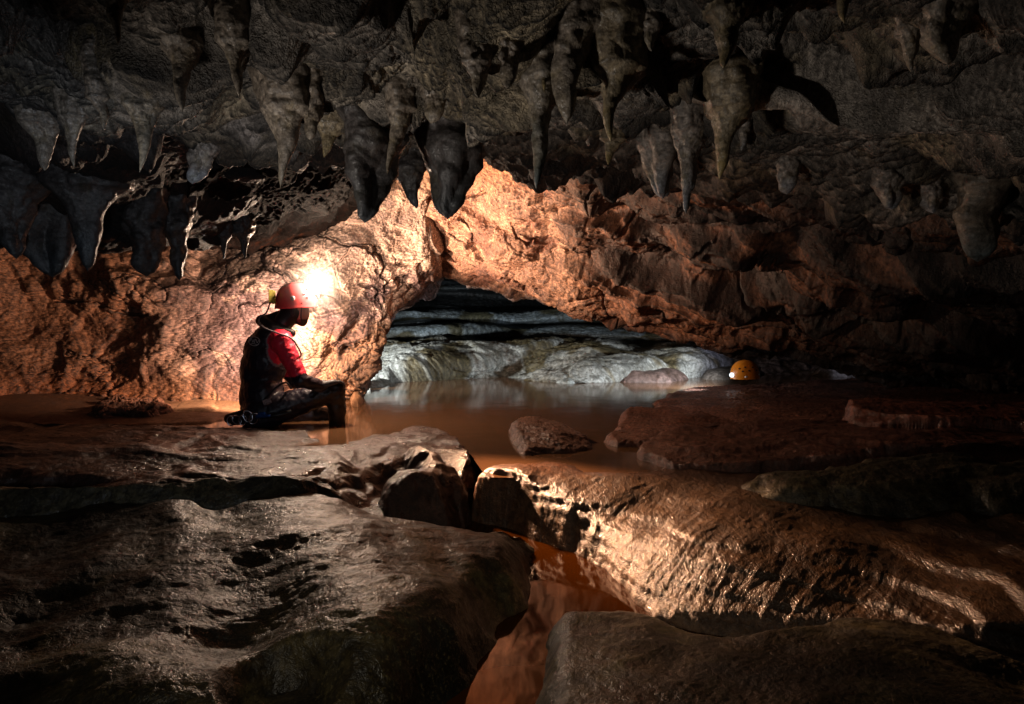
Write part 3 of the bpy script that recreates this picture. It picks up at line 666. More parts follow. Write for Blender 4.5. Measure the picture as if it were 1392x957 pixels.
# pointed reddish reef
mound('pointed_reef', [(876,552,0),(905,566,0),(950,578,0),(1000,586,0),(1040,584,0),(1120,590,0),(1250,600,0),(1392,600,0),(1700,600,0),(1700,540,.05),(1392,536,.05),(1200,530,0),(1100,528,0),(1000,527,0),(940,528,0),(905,534,0)],
 [(890,550,.03),(920,545,.045),(1000,540,.05),(960,560,.05),(1000,575,.03),(1100,542,.06),(1060,565,.06),(1200,545,.10),(1200,580,.06),(1392,550,.15),(1392,580,.1),(1600,560,.2)], -.3, .12, M['red'],
 'reddish pointed rock reaching into the lake from the right', 'rock', nv=260, nu=760, rag=.04, noise_top=.01, detail=ripples(.009, (1, -.1, 0), .3, 6.),
 tintf=lambda G: lerp3((2.8, 2.6, 2.5), (.9, .7, .7), sm(1.9, 3.2, G[..., 0])))  # albedo raised at the point in place of more lamp light
shelf = dict(nv=200, nu=900, rag=.06, rs=3., noise_top=.020, p=.5)
sd = lambda G, XY: .016*ridged(aniso(warp(G, 2., .1), (1, -.1, 0), .2), 4., 3)+.003*fbm(G, 22., 3)
mound('rock_shelf', [(862,626,0),(900,640,0),(960,645,0),(1100,648,0),(1250,652,0),(1392,662,0),(1800,680,0),(1800,618,.03),(1392,616,.02),(1200,614,.01),(1050,612,0),(930,611,0),(885,614,0)],
 [(890,622,.035),(960,622,.06),(930,634,.03),(1050,625,.07),(1050,640,.05),(1200,632,.09),(1392,635,.12),(1392,650,.09),(1600,640,.14)], -.3, .05, M['red'],
 'reddish rock shelf right of the lower pool, in front of the long low bar', 'rock', detail=sd, tintf=lambda G: np.ones(G.shape)*np.array([1.7, 1.4, 1.3]), **shelf)
mound('rock_shelf', [(985,668,.0),(1040,690,.0),(1150,700,0),(1300,705,0),(1392,716,0),(1800,740,0),(1800,660,.05),(1392,662,.04),(1250,655,.03),(1100,654,.02),(1020,656,.01)],
 [(1020,668,.035),(1100,668,.05),(1100,688,.025),(1250,675,.07),(1392,685,.09),(1300,695,.04),(1600,690,.12)], -.2, .14, M['slab'],
 'dark step of rock at the right between the reddish shelf and the flowstone hump', 'rock', detail=sd, **shelf)
mound('rock_shelf', [(1130,590,.05),(1160,606,.05),(1250,616,.05),(1392,624,.05),(1800,640,.05),(1800,590,.1),(1392,586,.08),(1250,582,.07),(1160,580,.06)],
 [(1150,592,.12),(1250,598,.14),(1392,604,.17),(1250,608,.12),(1392,614,.14),(1600,610,.2)], -.3, .06, M['red'],
 'rounded reddish shelf lying on the far right end of the low bar', 'rock', detail=sd, tintf=lambda G: np.ones(G.shape)*np.array([2.2, 1.6, 1.4]), **shelf)
mound('rock_shelf', [(505,636,.04),(440,652,.04),(300,658,.04),(150,662,.03),(0,664,.03),(-500,670,.03),(-500,612,.06),(0,610,.06),(200,610,.06),(350,612,.05),(450,616,.05),(500,624,.05)],
 [(480,632,.045),(400,628,.06),(300,645,.04),(150,630,.075),(150,652,.05),(0,640,.075),(-300,640,.08),(400,645,.035)], -.2, .14, M['red'],
 'upper thin rock layer on the left ledge, ending before the basin', 'rock', detail=sd, tintf=lambda G: np.ones(G.shape)*.55, **shelf)
mound('rock_shelf', [(462,660,.02),(490,672,.0),(480,690,-.02),(400,692,0),(250,704,.0),(100,708,0),(-500,712,0),(-500,668,.04),(0,668,.04),(200,664,.04),(350,658,.03),(420,654,.03)],
 [(440,668,.035),(380,668,.05),(300,690,.005),(200,680,.045),(0,685,.05),(0,700,.02),(-300,690,.06)], -.2, .16, M['slab'],
 'lower rock layer on the left ledge, touching the foreground slab', 'rock', detail=sd, tintf=lambda G: np.ones(G.shape)*.7, **shelf)
mound('rock_shelf', [(508,668,-.05),(520,690,-.08),(560,700,-.1),(612,702,-.12),(628,680,-.1),(632,650,-.04),(600,625,.0),(560,616,.02),(520,618,.02),(545,640,.0),(520,655,-.02)],
 [(560,628,.05),(600,640,.045),(618,660,.02),(615,688,-.06),(570,690,-.06),(560,655,.03)], -.4, .14, M['red'],
 'curved rim of the scooped rock basin left of the notch', 'rock', detail=sd, tintf=lambda G: np.ones(G.shape)*.8, **{**shelf, 'nu': 300})
# left bank of mud and rocks at the foot of the wall
mound('mud_bank', [(310,576,0),(250,580,0),(0,590,0),(-500,600,0),(-500,530,.1),(0,530,.1),(150,540,.05),(260,540,.05),(340,545,0),(380,556,0),(330,566,0)],
 [(0,560,.06),(0,540,.12),(200,568,.03),(200,555,.05),(280,560,.04),(280,550,.05),(320,560,.015),(-300,560,.1)], -.2, .12, M['mud'],
 'ochre mud bank at the foot of the wall left of the caver', kind='structure', cat=None, nv=200, nu=600, rag=.05, noise_top=.012,
 tintf=lambda G: lerp3((1, 1, 1), (.4, .3, .25), sm(-2.2, -3.1, G[..., 0])))
mound('boulder', [(20,545,.05),(70,560,.03),(150,562,.03),(215,556,.04),(212,536,.06),(170,520,.1),(60,518,.1)],
 [(120,515,.36),(60,530,.28),(185,532,.26),(150,545,.16),(90,548,.18),(110,560,.05)], -.2, .30, M['wall'], 'large rounded brown boulder in shadow at the foot of the left wall', 'boulder',
 nv=260, nu=300, rag=.05, noise_top=.03, detail=ripples(.02, (1, 0, .3), .4, 5.), tintf=lambda G: np.ones(G.shape)*np.array([.45, .3, .2]))
mound('boulder', [(112,566,.03),(150,571,.02),(235,566,.03),(248,558,.04),(225,548,.06),(150,547,.06)],
 [(170,560,.11),(215,556,.13),(140,563,.08)], -.2, .12, M['wall'], 'low dark broken rock on the mud bank beneath the rounded boulder', 'boulder',
 nv=160, nu=260, rag=.05, noise_top=.03, detail=ripples(.03, (1, 0, .3), .7, 9.), tintf=lambda G: np.ones(G.shape)*np.array([.3, .17, .12]))
mound('boulder', [(205,566,.02),(280,565,.02),(312,558,.03),(300,545,.05),(240,542,.05)],
 [(250,550,.11),(285,553,.08),(230,558,.07)], -.2, .14, M['mud'], 'smooth mud-covered mound of rock left of the caver', 'boulder', nv=120, nu=200, rag=.03, noise_top=.015)
mound('boulder', [(474,545,0),(480,553,0),(492,552,0),(497,535,.0),(490,527,.02),(476,528,.02)],
 [(484,536,.07),(488,545,.06),(478,545,.06),(492,538,.06)], -.2, .05, M['mud'], 'pinkish rock stump in the water just behind the caver\'s knee', 'boulder', nv=120, nu=120, rag=.02, noise_top=.01, tintf=lambda G: np.ones(G.shape)*1.2)
# rocks at the far shore
mound('shore_rock', [(484,527,0),(505,530,0),(540,522,0),(556,515,0),(520,510,0),(490,512,0)], [(500,520,.12),(530,517,.06),(495,516,.22)], -.2, .25, M['far'],
 'flat pale rock at the left end of the far shore', 'rock', nv=120, nu=200, rag=.06, noise_top=.03, group='rocks at the far shore')
mound('shore_rock', [(738,519,0),(770,523,0),(800,520,0),(805,513,0),(785,509,0),(760,511,0)], [(790,514,.10),(770,517,.05)], -.2, .2, M['far'],
 'small white wedge rock breaking the far water under the arch', 'rock', nv=120, nu=200, rag=.05, noise_top=.02, group='rocks at the far shore', tintf=lambda G: np.ones(G.shape)*np.array([1.1, 1.15, 1.2]))
mound('shore_rock', [(815,518,0),(860,521,0),(920,520,0),(945,514,0),(920,505,0),(850,506,0)], [(880,512,.16),(840,514,.10),(915,512,.12)], -.2, .3, M['far'],
 'low purplish rock hump at the far shore right of the white wedge', 'rock', nv=120, nu=220, rag=.05, noise_top=.03, group='rocks at the far shore', tintf=lambda G: np.ones(G.shape)*np.array([.42, .27, .25]))
mound('shore_rock', [(940,515,0),(975,518,0),(1010,516,0),(1040,512,0),(1030,502,0),(960,502,0)], [(975,510,.12),(1005,511,.10),(955,512,.09)], -.2, .3, M['far'],
 'smooth grey rock beside the orange helmet', 'rock', nv=120, nu=200, rag=.04, noise_top=.02, group='rocks at the far shore', tintf=lambda G: np.ones(G.shape)*np.array([.5, .42, .4]))

# ================================================================== GROUND (bed) and WATER
gx = np.linspace(-7, 7, 300); gy = np.linspace(-1, 14, 300); XX, YY = np.meshgrid(gx, gy)
P3 = np.stack([XX, YY, 0*XX], -1); ZZ = -.42+.05*fbm(P3, 1.2, 4)
np_mesh('cave_floor', np.stack([XX, YY, ZZ], -1).reshape(-1, 3), grid_faces(300, 300), M['slab'])
tag(bpy.data.objects['cave_floor'], 'submerged rock bed of the cave stream', kind='structure')
def sheet(name, poly, z, mat, label):
    V = np.array([[p[0], p[1], z] for p in poly]); o = np_mesh(name, V, [list(range(len(V)))], mat, origin=(V[:, 0].mean(), V[:, 1].mean(), z), smooth=False)
    tag(o, label, kind='structure')
a = [tuple(gz(u, v, 0.)[:2]) for u, v in [(-500, 604), (300, 606), (600, 606), (640, 618), (655, 640), (668, 649), (980, 652), (1700, 640)]]
sheet('lake_water', a+[(9, 14), (-9, 14)], 0., M['lake'], 'still brown lake water reaching under the arch')
a = [gz(u, v, -.22)[:2] for u, v in [(560, 700), (900, 700), (1000, 860), (1000, 1300), (200, 1300)]]
sheet('channel_water', a, -.22, M['channel'], 'amber brown water in the narrow channel between foreground slabs')

# ================================================================== PERSON
def temp_mesh(V, Fl):
    me = bpy.data.meshes.new('tmp'); me.from_pydata([tuple(v) for v in V], [], Fl); me.update(); return me
def prim_sphere(c, r, axes=None, n=20):
    """ellipsoid; r is 3 radii; axes 3x3 rows"""
    V = []; Fl = []
    A = np.eye(3) if axes is None else np.asarray(axes, float)
    for i in range(n+1):
        ph = math.pi*i/n
        for j in range(n*2):
            th = math.pi*j/n
            q = np.array([math.sin(ph)*math.cos(th)*r[0], math.sin(ph)*math.sin(th)*r[1], math.cos(ph)*r[2]])
            V.append(np.asarray(c)+q@A)
    m = n*2
    for i in range(n):
        for j in range(m):
            Fl.append((i*m+j, (i+1)*m+j, (i+1)*m+(j+1) % m, i*m+(j+1) % m))
    return V, Fl
def prim_caps(p, r1, q, r2, n=16, flat=1., fa=None):
    """tapered capsule p->q ; flat squashes along fa"""
    p = np.asarray(p, float); q = np.asarray(q, float); ax = q-p; L = np.linalg.norm(ax); ax /= L
    a = np.array([0, 0, 1.]) if abs(ax[2]) < .9 else np.array([1., 0, 0])
    if fa is not None: a = np.asarray(fa, float)
    b = np.cross(ax, a); b /= np.linalg.norm(b); a = np.cross(b, ax)
    V = []; Fl = []; prof = []
    for i in range(7): t = math.pi/2*i/6; prof.append((-r1*math.cos(t), r1*math.sin(t)))
    for i in range(1, 6): prof.append((L*i/6, r1+(r2-r1)*i/6))
    for i in range(7): t = math.pi/2*i/6; prof.append((L+r2*math.sin(t), r2*math.cos(t)))
    for (h, r) in prof:
        r = max(r, 1e-4)
        for j in range(n):
            th = 2*math.pi*j/n; V.append(p+ax*h+(a*math.cos(th)*flat+b*math.sin(th))*r)
    for i in range(len(prof)-1):
        for j in range(n): Fl.append((i*n+j, i*n+(j+1) % n, (i+1)*n+(j+1) % n, (i+1)*n+j))
    return V, Fl
def fuse(prims, voxel, smooth=6):
    V = []; Fl = []
    for v, f in prims:
        o = len(V); V += list(v); Fl += [tuple(i+o for i in q) for q in f]
    me = temp_mesh(V, Fl); ob = bpy.data.objects.new('tmp', me); C.objects.link(ob)
    m = ob.modifiers.new('r', 'REMESH'); m.mode = 'VOXEL'; m.voxel_size = voxel
    s = ob.modifiers.new('s', 'SMOOTH'); s.iterations = smooth; s.factor = .6
    dg = bpy.context.evaluated_depsgraph_get(); me2 = bpy.data.meshes.new_from_object(ob.evaluated_get(dg))
    n = len(me2.vertices); co = np.zeros(n*3, np.float32); me2.vertices.foreach_get('co', co)
    polys = [tuple(p.vertices) for p in me2.polygons]
    bpy.data.objects.remove(ob); bpy.data.meshes.remove(me2)
    q = np.array([p if len(p) == 4 else p+(p[-1],) for p in polys if len(p) in (3, 4)])
    q = q[[len(set(r)) == 4 for r in q.tolist()]] if len(q) else q
    return co.reshape(-1, 3), q
PY = 4.55
person = bpy.data.objects.new('person', None); C.objects.link(person); person.location = at(360, 578, PY)
tag(person, 'seated caver in red and black wetsuit with lit red helmet, one knee raised', 'person')
J = lambda u, v, dy=0: at(u, v, PY+dy)
hipR, hipL = J(356, 562, -.10), J(350, 558, .12)
chest = J(362, 490, .02); belly = J(358, 535, .0); upper = J(366, 462, .03)
shR, shL = J(384, 466, -.14), J(366, 458, .19)
neck = J(380, 444, .03); head = J(398, 418, .03)
elR, wrR = J(409, 517, -.20), J(436, 524, -.10)
elL, wrL = J(400, 520, .28), J(438, 530, .16)
knR, anR = J(456, 531, -.02), J(458, 604, .02)
knL, anL = J(440, 566, .26), J(420, 620, .30)
fwd = np.array([.94, .34, 0]); right = np.array([.34, -.94, 0])
ax3 = [fwd, right, (0, 0, 1)]
prims = [
 prim_sphere(J(357, 555, .01), (.135, .19, .12), ax3), prim_sphere(belly, (.135, .18, .18), ax3),
 prim_sphere(chest, (.145, .20, .18), ax3), prim_sphere(upper, (.105, .175, .11), ax3),
 prim_sphere(J(351, 480, .04), (.095, .16, .14), ax3), prim_sphere(J(344, 507, .02), (.085, .15, .17), ax3), prim_sphere(J(343, 538, .02), (.085, .15, .15), ax3),
 prim_caps(upper, .10, neck, .068), prim_caps(neck, .066, J(396, 428, .03), .06),
 prim_caps(J(376, 456, .02), .09, shR, .075), prim_caps(J(372, 454, .04), .09, shL, .075),
 prim_caps(shR, .072, elR, .05), prim_caps(elR, .052, wrR, .036),
 prim_caps(shL, .072, elL, .05), prim_caps(elL, .05, wrL, .036),
 prim_caps(hipR, .115, knR, .068), prim_caps(knR, .066, J(458, 556, 0), .062), prim_caps(J(458, 556, 0), .062, anR, .045),
 prim_caps(hipL, .115, knL, .068), prim_caps(knL, .064, anL, .045),
 # cranium, face
 prim_sphere(J(399, 412, .03), (.098, .078, .11), ax3), prim_sphere(J(408, 425, .035), (.062, .056, .085), ax3),
 prim_sphere(J(411, 438, .045), (.034, .034, .03), ax3), prim_sphere(J(417.5, 429, .055), (.018, .014, .02), ax3),
 prim_sphere(J(415.5, 436, .05), (.016, .02, .010), ax3), prim_sphere(J(416, 419, .05), (.02, .045, .012), ax3),
 prim_sphere(J(398, 425, -.045), (.018, .01, .03), ax3), 
]
V, Q = fuse(prims, .008, 5)
def segd(P, a, b, r=None):
    a = np.asarray(a); b = np.asarray(b); e = b-a; t = np.clip(((P-a)@e)/(e@e), 0, 1); return np.linalg.norm(P-(a+t[:, None]*e), axis=1), t
dA, tA = segd(V, shR, elR); dF, tF = segd(V, elR, wrR); dT, _ = segd(V, J(352, 560, 0), J(358, 462, .03))
dAL, _ = segd(V, shL, elL)
pu_, pv_ = project(V)
dH = np.linalg.norm(V-J(404, 422, .035), axis=1)
fp_ = V@fwd; 
black = np.array([.018, .014, .024]); red = np.array([.85, .03, .07]); skin = np.array([.42, .22, .15]); grey = np.array([.25, .22, .23]); brown = np.array([.028, .020, .014])
col = np.tile(black, (len(V), 1))
yr = (V-J(372, 470, 0))@(-right)      # toward far side positive
seamv = dA-.60*dT+.006
isred = ((seamv < 0) & (tA < .92)) | ((np.minimum(dA, segd(V, neck, shR)[0]) < .105) & (pv_ < 472) & (pu_ > 372.5) & (dH > .13))
isred |= (dAL < .085) & (V[:, 2] > .25)
isred &= (pv_ < 513) & (pv_ > 446)
col[isred] = red
pip = (np.abs(seamv) < .006) & (tA < .9) & (pv_ < 500) & (pv_ > 452); col[pip] = grey
leg = (pu_ > 425) & (pv_ > 512) & (V[:, 1] < 5.2) & ~isred & (dF > .055); col[leg] = brown
face = (dH < .13) & ((V@fwd) > (J(404, 422, .035)@fwd)+.0) & (V[:, 2] > J(408, 449, 0)[2]); col[face] = skin
beard = face & (V[:, 2] < J(412, 434, 0)[2]); col[beard] = np.array([.035, .02, .015])
wr = .004*fbm(V, 16., 3)+.0035*ridged(aniso(V, (0, 1, 0), .4), 22., 3); 
# vertex normals for wrinkles
def vnorm(V, Q):
    n = np.cross(V[Q[:, 1]]-V[Q[:, 0]], V[Q[:, 2]]-V[Q[:, 0]]); o = np.zeros_like(V)
    for k in range(4): np.add.at(o, Q[:, k], n)
    return o/(np.linalg.norm(o, axis=1)[:, None]+1e-12)
V = V+vnorm(V, Q)*(wr*np.where(dH < .13, .15, 1))[:, None]
def vmat(name, rough, bump=.2, scale=150., spec=.5):
    m, nt, b = newmat(name); a = nd(nt, 'ShaderNodeAttribute'); a.attribute_name = 'tint'; nt.links.new(a.outputs['Color'], b.inputs['Base Color'])
    b.inputs['Roughness'].default_value = rough; b.inputs['Specular IOR Level'].default_value = spec
    tc = nd(nt, 'ShaderNodeTexCoord'); n = nd(nt, 'ShaderNodeTexNoise', Scale=scale, Detail=3); nt.links.new(tc.outputs['Object'], n.inputs['Vector'])
    bp = nd(nt, 'ShaderNodeBump', Strength=bump, Distance=.002); nt.links.new(n.outputs['Fac'], bp.inputs['Height']); nt.links.new(bp.outputs[0], b.inputs['Normal'])
    return m
M['suit'] = vmat('wet_neoprene', .42, .35)
np_mesh('body', V, Q, M['suit'], parent=person, tint=col)
M['black'] = plain('black_rubber', (.012, .011, .012), .45, bump=.2); M['glove'] = plain('neoprene_glove', (.10, .095, .10), .55, bump=.4, noise=.4)
M['helmet'] = plain('red_helmet_shell', (.85, .09, .10), .35, coat=.4, noise=.12, scale=25)
M['orange'] = plain('orange_helmet_shell', (.80, .25, .015), .35, coat=.3, noise=.2, scale=20)
M['battery'] = plain('olive_battery_box', (.30, .26, .03), .5, noise=.3)
M['steel'] = plain('steel', (.5, .5, .55), .25, metal=1.); M['blue'] = plain('blue_anodised_metal', (.03, .12, .45), .3, metal=.7)
M['white'] = plain('white_print', (.75, .7, .72), .6); M['lamp'] = plain('lit_lamp_lens', (1, .95, .9), .3, emit=160, ecol=(1, .90, .80))
M['cool'] = plain('cool_lit_lamp_lens', (1, 1, 1), .3, emit=1.5, ecol=(.75, .9, 1.)); M['hole'] = plain('vent_shadow', (.02, .01, .01), .8)
M['piping'] = plain('grey_seam_piping', (.28, .25, .27), .5); M['skin'] = plain('skin', (.28, .14, .09), .5); M['hood'] = plain('black_neoprene_hood', (.014, .012, .016), .45, bump=.3)
def part(name, prims, voxel, mat, parent, smooth=3):
    V, Q = fuse(prims, voxel, smooth)
    if parent.parent is None: return np_mesh(name, V, Q, mat, parent=parent)
    o = np_mesh(name, V, Q, mat, origin=V.mean(0)); w = o.location.copy(); o.parent = parent
    o.location = np.array(w)-np.array(parent.location)-np.array(parent.parent.location); return o
def tube(name, pts, r, mat, parent, n=10, m=80, closed=False):
    P = cr(np.array(pts, float), m); T = np.gradient(P, axis=0); T /= np.linalg.norm(T, axis=1)[:, None]+1e-9
    a = np.cross(T, (.3, .2, 1.)); a /= np.linalg.norm(a, axis=1)[:, None]; b = np.cross(T, a)
    th = np.linspace(0, 2*math.pi, n, endpoint=False)
    V = P[:, None]+r*(a[:, None]*np.cos(th)[None, :, None]+b[:, None]*np.sin(th)[None, :, None])
    i = np.arange(m*n).reshape(m, n); j = np.roll(i, -1, 1); Fq = np.stack([i[:-1], j[:-1], j[1:], i[1:]], -1).reshape(-1, 4)
    V = V.reshape(-1, 3)
    if parent is None or parent.parent is None: return np_mesh(name, V, Fq, mat, parent=parent)
    o = np_mesh(name, V, Fq, mat, origin=V.mean(0)); w = o.location.copy(); o.parent = parent
    o.location = np.array(w)-np.array(parent.location)-np.array(parent.parent.location); return o
# rolled-down hood around the neck
part('hood', [prim_caps(J(356, 436, .03), .042, J(372, 447, -.08), .045), prim_caps(J(356, 436, .03), .04, J(366, 436, .12), .045), prim_caps(J(372, 447, -.08), .045, J(396, 453, -.05), .03),
              prim_caps(J(366, 437, .05), .05, J(386, 430, .02), .05), prim_caps(J(386, 436, -.02), .06, J(398, 424, .02), .07), prim_caps(J(366, 436, .12), .04, J(392, 450, .10), .03)], .007, M['hood'], person, 4)
# gloves with fingers, resting on the thigh and knee
def hand(name, wr, tip, spread, up, parent):
    wr = np.asarray(wr); d = np.asarray(tip)-wr; d /= np.linalg.norm(d); s = np.asarray(spread, float); s -= d*(s@d); s /= np.linalg.norm(s); dn = -np.asarray(up, float); dn -= d*(dn@d); dn /= np.linalg.norm(dn)
    pr = [prim_caps(wr-d*.03, .036, wr+d*.02, .033), prim_caps(wr+d*.02+s*.018, .024, wr+d*.085+s*.028, .019), prim_caps(wr+d*.02-s*.018, .024, wr+d*.085-s*.028, .019), prim_caps(wr+d*.02, .025, wr+d*.09, .020)]
    for k, (o, L) in enumerate(((-.033, .060), (-.011, .072), (.011, .076), (.033, .066))):
        a = wr+d*.085+s*o; b = a+d*L*.5+dn*.006+s*o*.12; c = b+d*L*.33+dn*L*.28; e = c+d*L*.06+dn*L*.32
        pr += [prim_caps(a, .0115, b, .0105), prim_caps(b, .0105, c, .0095), prim_caps(c, .0095, e, .0085)]
    a = wr+d*.03-s*.03; b = a-s*.030+d*.030+dn*.01; c = b+d*.035+dn*.012
    pr += [prim_caps(a, .015, b, .0125), prim_caps(b, .0125, c, .0105)]
    return part(name, pr, .0045, M['glove'], parent, 2)
hand('glove', wrR, J(452, 520, -.06), (-.1, -1, .0), (.1, -.2, 1), person)
hand('glove', wrL, J(452, 541, .2), (0, -1, 0), (.2, 0, 1), person)
# helmet
hc = J(402, 410, .03)
def helmet_shell(name, c, f, r_, sx, sy, sz, mat, parent, rim=.0, back=.25):
    f = np.asarray(f, float); f /= np.linalg.norm(f); rr = np.array([f[1], -f[0], 0]); upv = np.cross(rr, f); upv /= np.linalg.norm(upv)
    nv, nu = 70, 120; ph = np.linspace(0, 1, nv); th = np.linspace(0, 2*math.pi, nu, endpoint=False); PH, TH = np.meshgrid(ph, th, indexing='ij')
    e = PH*(math.pi*.5+.12); rad = np.sin(e)**.92
    x = sx*rad*np.cos(TH)*(1+.05*np.cos(TH)); y = sy*rad*np.sin(TH); z = sz*np.cos(e)-.02*PH**6*(np.cos(TH) < 0)*0
    z = z - .030*PH**5*(1-.5*np.cos(TH))
    ridge = .004*np.exp(-(y/.02)**2)*np.sin(np.clip(e, 0, 1.5)); z += ridge+.003*np.exp(-((np.abs(y)-.05)/.012)**2)
    lip = 1+.02*sm(.93, 1., PH); x *= lip; y *= lip
    P = np.asarray(c)+x[..., None]*f+y[..., None]*rr+z[..., None]*upv
    # inner return for thickness
    Pi = P[::-1]; cI = np.asarray(c)+.93*(Pi-np.asarray(c)); P = np.concatenate([P, cI])
    nn = P.shape[0]; i = np.arange(nn*nu).reshape(nn, nu); j = np.roll(i, -1, 1); Fq = np.stack([i[:-1], j[:-1], j[1:], i[1:]], -1).reshape(-1, 4)
    V = P.reshape(-1, 3)
    if parent.parent is None: o = np_mesh(name, V, Fq, mat, parent=parent)
    def surf(a, el, off=.0):   # point on shell: azimuth a (deg, 0 = front, 90 = right), elevation el
        e = math.radians(90-el); r = math.sin(e)**.92
        q = np.array([sx*r*math.cos(math.radians(a)), sy*r*math.sin(math.radians(a)), sz*math.cos(e)]); n = q/np.array([sx*sx, sy*sy, sz*sz]); n /= np.linalg.norm(n)
        q = q+n*off; B = np.array([f, rr, upv]); return np.asarray(c)+q@B, n@B
    return o, surf
hf = np.array([.93, .34, -.06])
helm, surf = helmet_shell('helmet', hc, hf, 0, .138, .112, .128, M['helmet'], person)
for a, el in ((68, 24), (56, 30), (48, 20), (40, 30), (60, 14), (30, 24)):
    p, n = surf(a, el, .003); b = np.cross(n, (0, 0, 1.)); b /= np.linalg.norm(b); t = np.cross(b, n)
    part('vent_hole', [prim_sphere(p, (.009, .007, .003), [b, t, n], 10)], .0016, M['hole'], helm, 1)
p, n = surf(100, 8, .003); b = np.cross(n, (0, 0, 1.)); b /= np.linalg.norm(b); t = np.cross(b, n)
part('strap_clip', [prim_sphere(p, (.016, .018, .007), [b, t, n], 12)], .003, M['piping'], helm, 1)
# battery box at the back of the helmet
p, n = surf(165, 8, .02)
def box_prim(c, ax, h):
    c = np.asarray(c, float); V = [c+sx*h[0]*np.asarray(ax[0])+sy*h[1]*np.asarray(ax[1])+sz*h[2]*np.asarray(ax[2]) for sx in (-1, 1) for sy in (-1, 1) for sz in (-1, 1)]
    return V, [(0, 1, 3, 2), (4, 6, 7, 5), (0, 4, 5, 1), (2, 3, 7, 6), (0, 2, 6, 4), (1, 5, 7, 3)]
part('battery_box', [box_prim(p, (n, right, (0, 0, 1)), (.024, .036, .044))], .004, M['battery'], helm, 2)
part('battery_clip', [box_prim(p+n*.012+np.array([0, 0, .044]), (n, right, (0, 0, 1)), (.02, .03, .006))], .003, M['piping'], helm, 1)
# headlamp on the front
p, n = surf(8, 20, .0); lampC = J(424, 391, -.0)
part('headlamp', [prim_caps(p, .024, lampC-n*.012, .026)], .004, M['black'], helm, 2)
part('lamp_lens', [prim_sphere(lampC+n*.010, (.043, .043, .043))], .003, M['lamp'], helm, 1)
lampW = lampC+n*.010
tube('chin_strap', [surf(75, -2)[0], J(409, 432, -.03), J(412, 442, .03)], .004, M['black'], person, m=30)
tube('lamp_cable', [p*.0+surf(160, -2, .03)[0], J(362, 425, -.02), J(354, 430, -.06), J(352, 438, -.10), J(360, 446, -.15), J(378, 453, -.19), J(396, 460, -.2), J(405, 472, -.19), J(409, 482, -.15), J(404, 490, -.06)], .0055, M['piping'], person, m=120)
# chest strap of the harness
tube('harness_strap', [J(352, 552, -.20), J(372, 530, -.20), J(388, 520, -.15), J(396, 528, -.05)], .007, M['black'], person, m=50)
# round printed logo on the back of the shoulder
logo = []
def onback(u, v):   # nearest body point seen at that pixel
    k = np.argmin((pu_-u)**2*1.+(pv_-v)**2+((V[:, 1]-V[:, 1].min())*14)**2*.5); q = at(u, v, V[k, 1]); return q+np.array([0, -.004, 0])
ring = [onback(346+7.5*math.cos(t), 464+6.*math.sin(t)) for t in np.linspace(.5, 6.6, 18)]
lo = tube('printed_logo', ring, .0017, M['white'], person, n=6, m=90)
for pts in ([(340, 464), (342, 460), (344, 465), (346, 461)], [(346, 466), (348, 461), (350, 466), (352, 462)], [(341, 468), (345, 467), (350, 469)]):
    tube('lettering', [onback(*q) for q in pts], .0015, M['white'], lo, n=6, m=30)
# shoulder stitched mark
tube('shoulder_piping', [onback(385, 453)+np.array([0, -.01, 0]), onback(394, 459)+np.array([0, -.012, 0]), onback(401, 466)+np.array([0, -.01, 0]), onback(399, 470)+np.array([0, -.01, 0])], .0016, M['piping'], person, n=6, m=40)
# belt, carabiners and gear at the waist
tube('harness_belt', [J(330, 560, .05), J(332, 563, -.1), J(348, 566, -.19), J(372, 565, -.22), J(396, 560, -.18)], .016, M['black'], person, m=60)
def ringlink(name, c, r, th_, mat, tilt, el=1.4):
    pts = []; ca, sa = math.cos(tilt), math.sin(tilt)
    for t in np.linspace(0, 2*math.pi, 24): 
        x, z = r*math.cos(t), r*el*math.sin(t); pts.append(np.asarray(c)+np.array([x*ca-z*sa, .25*x, x*sa+z*ca]))
    return tube(name, pts, th_, mat, person, n=8, m=60)
ringlink('carabiner', J(337, 566, -.24), .026, .005, M['steel'], .4); ringlink('carabiner', J(345, 569, -.25), .026, .005, M['steel'], -.5)
ringlink('carabiner', J(322, 571, -.2), .022, .005, M['steel'], .9); ringlink('carabiner', J(314, 572, -.16), .022, .0045, M['steel'], .1); ringlink('carabiner', J(330, 571, -.22), .022, .0045, M['steel'], -.2)
part('descender', [prim_caps(J(350, 566, -.25), .014, J(366, 565, -.25), .012), prim_caps(J(352, 562, -.25), .008, J(360, 561, -.25), .006)], .004, M['blue'], person, 1)
part('gear_pouch', [prim_caps(J(312, 569, -.1), .035, J(330, 566, -.12), .045), prim_caps(J(318, 572, -.15), .03, J(340, 570, -.18), .035)], .006, M['black'], person, 2)
part('suit_label', [box_prim(J(363, 546, -.215), ((.94, .1, .35), (0, 1, 0), (-.35, 0, .94)), (.026, .004, .018))], .003, plain('grey_patch', (.35, .28, .28), .6, noise=.6, scale=90), person, 1)

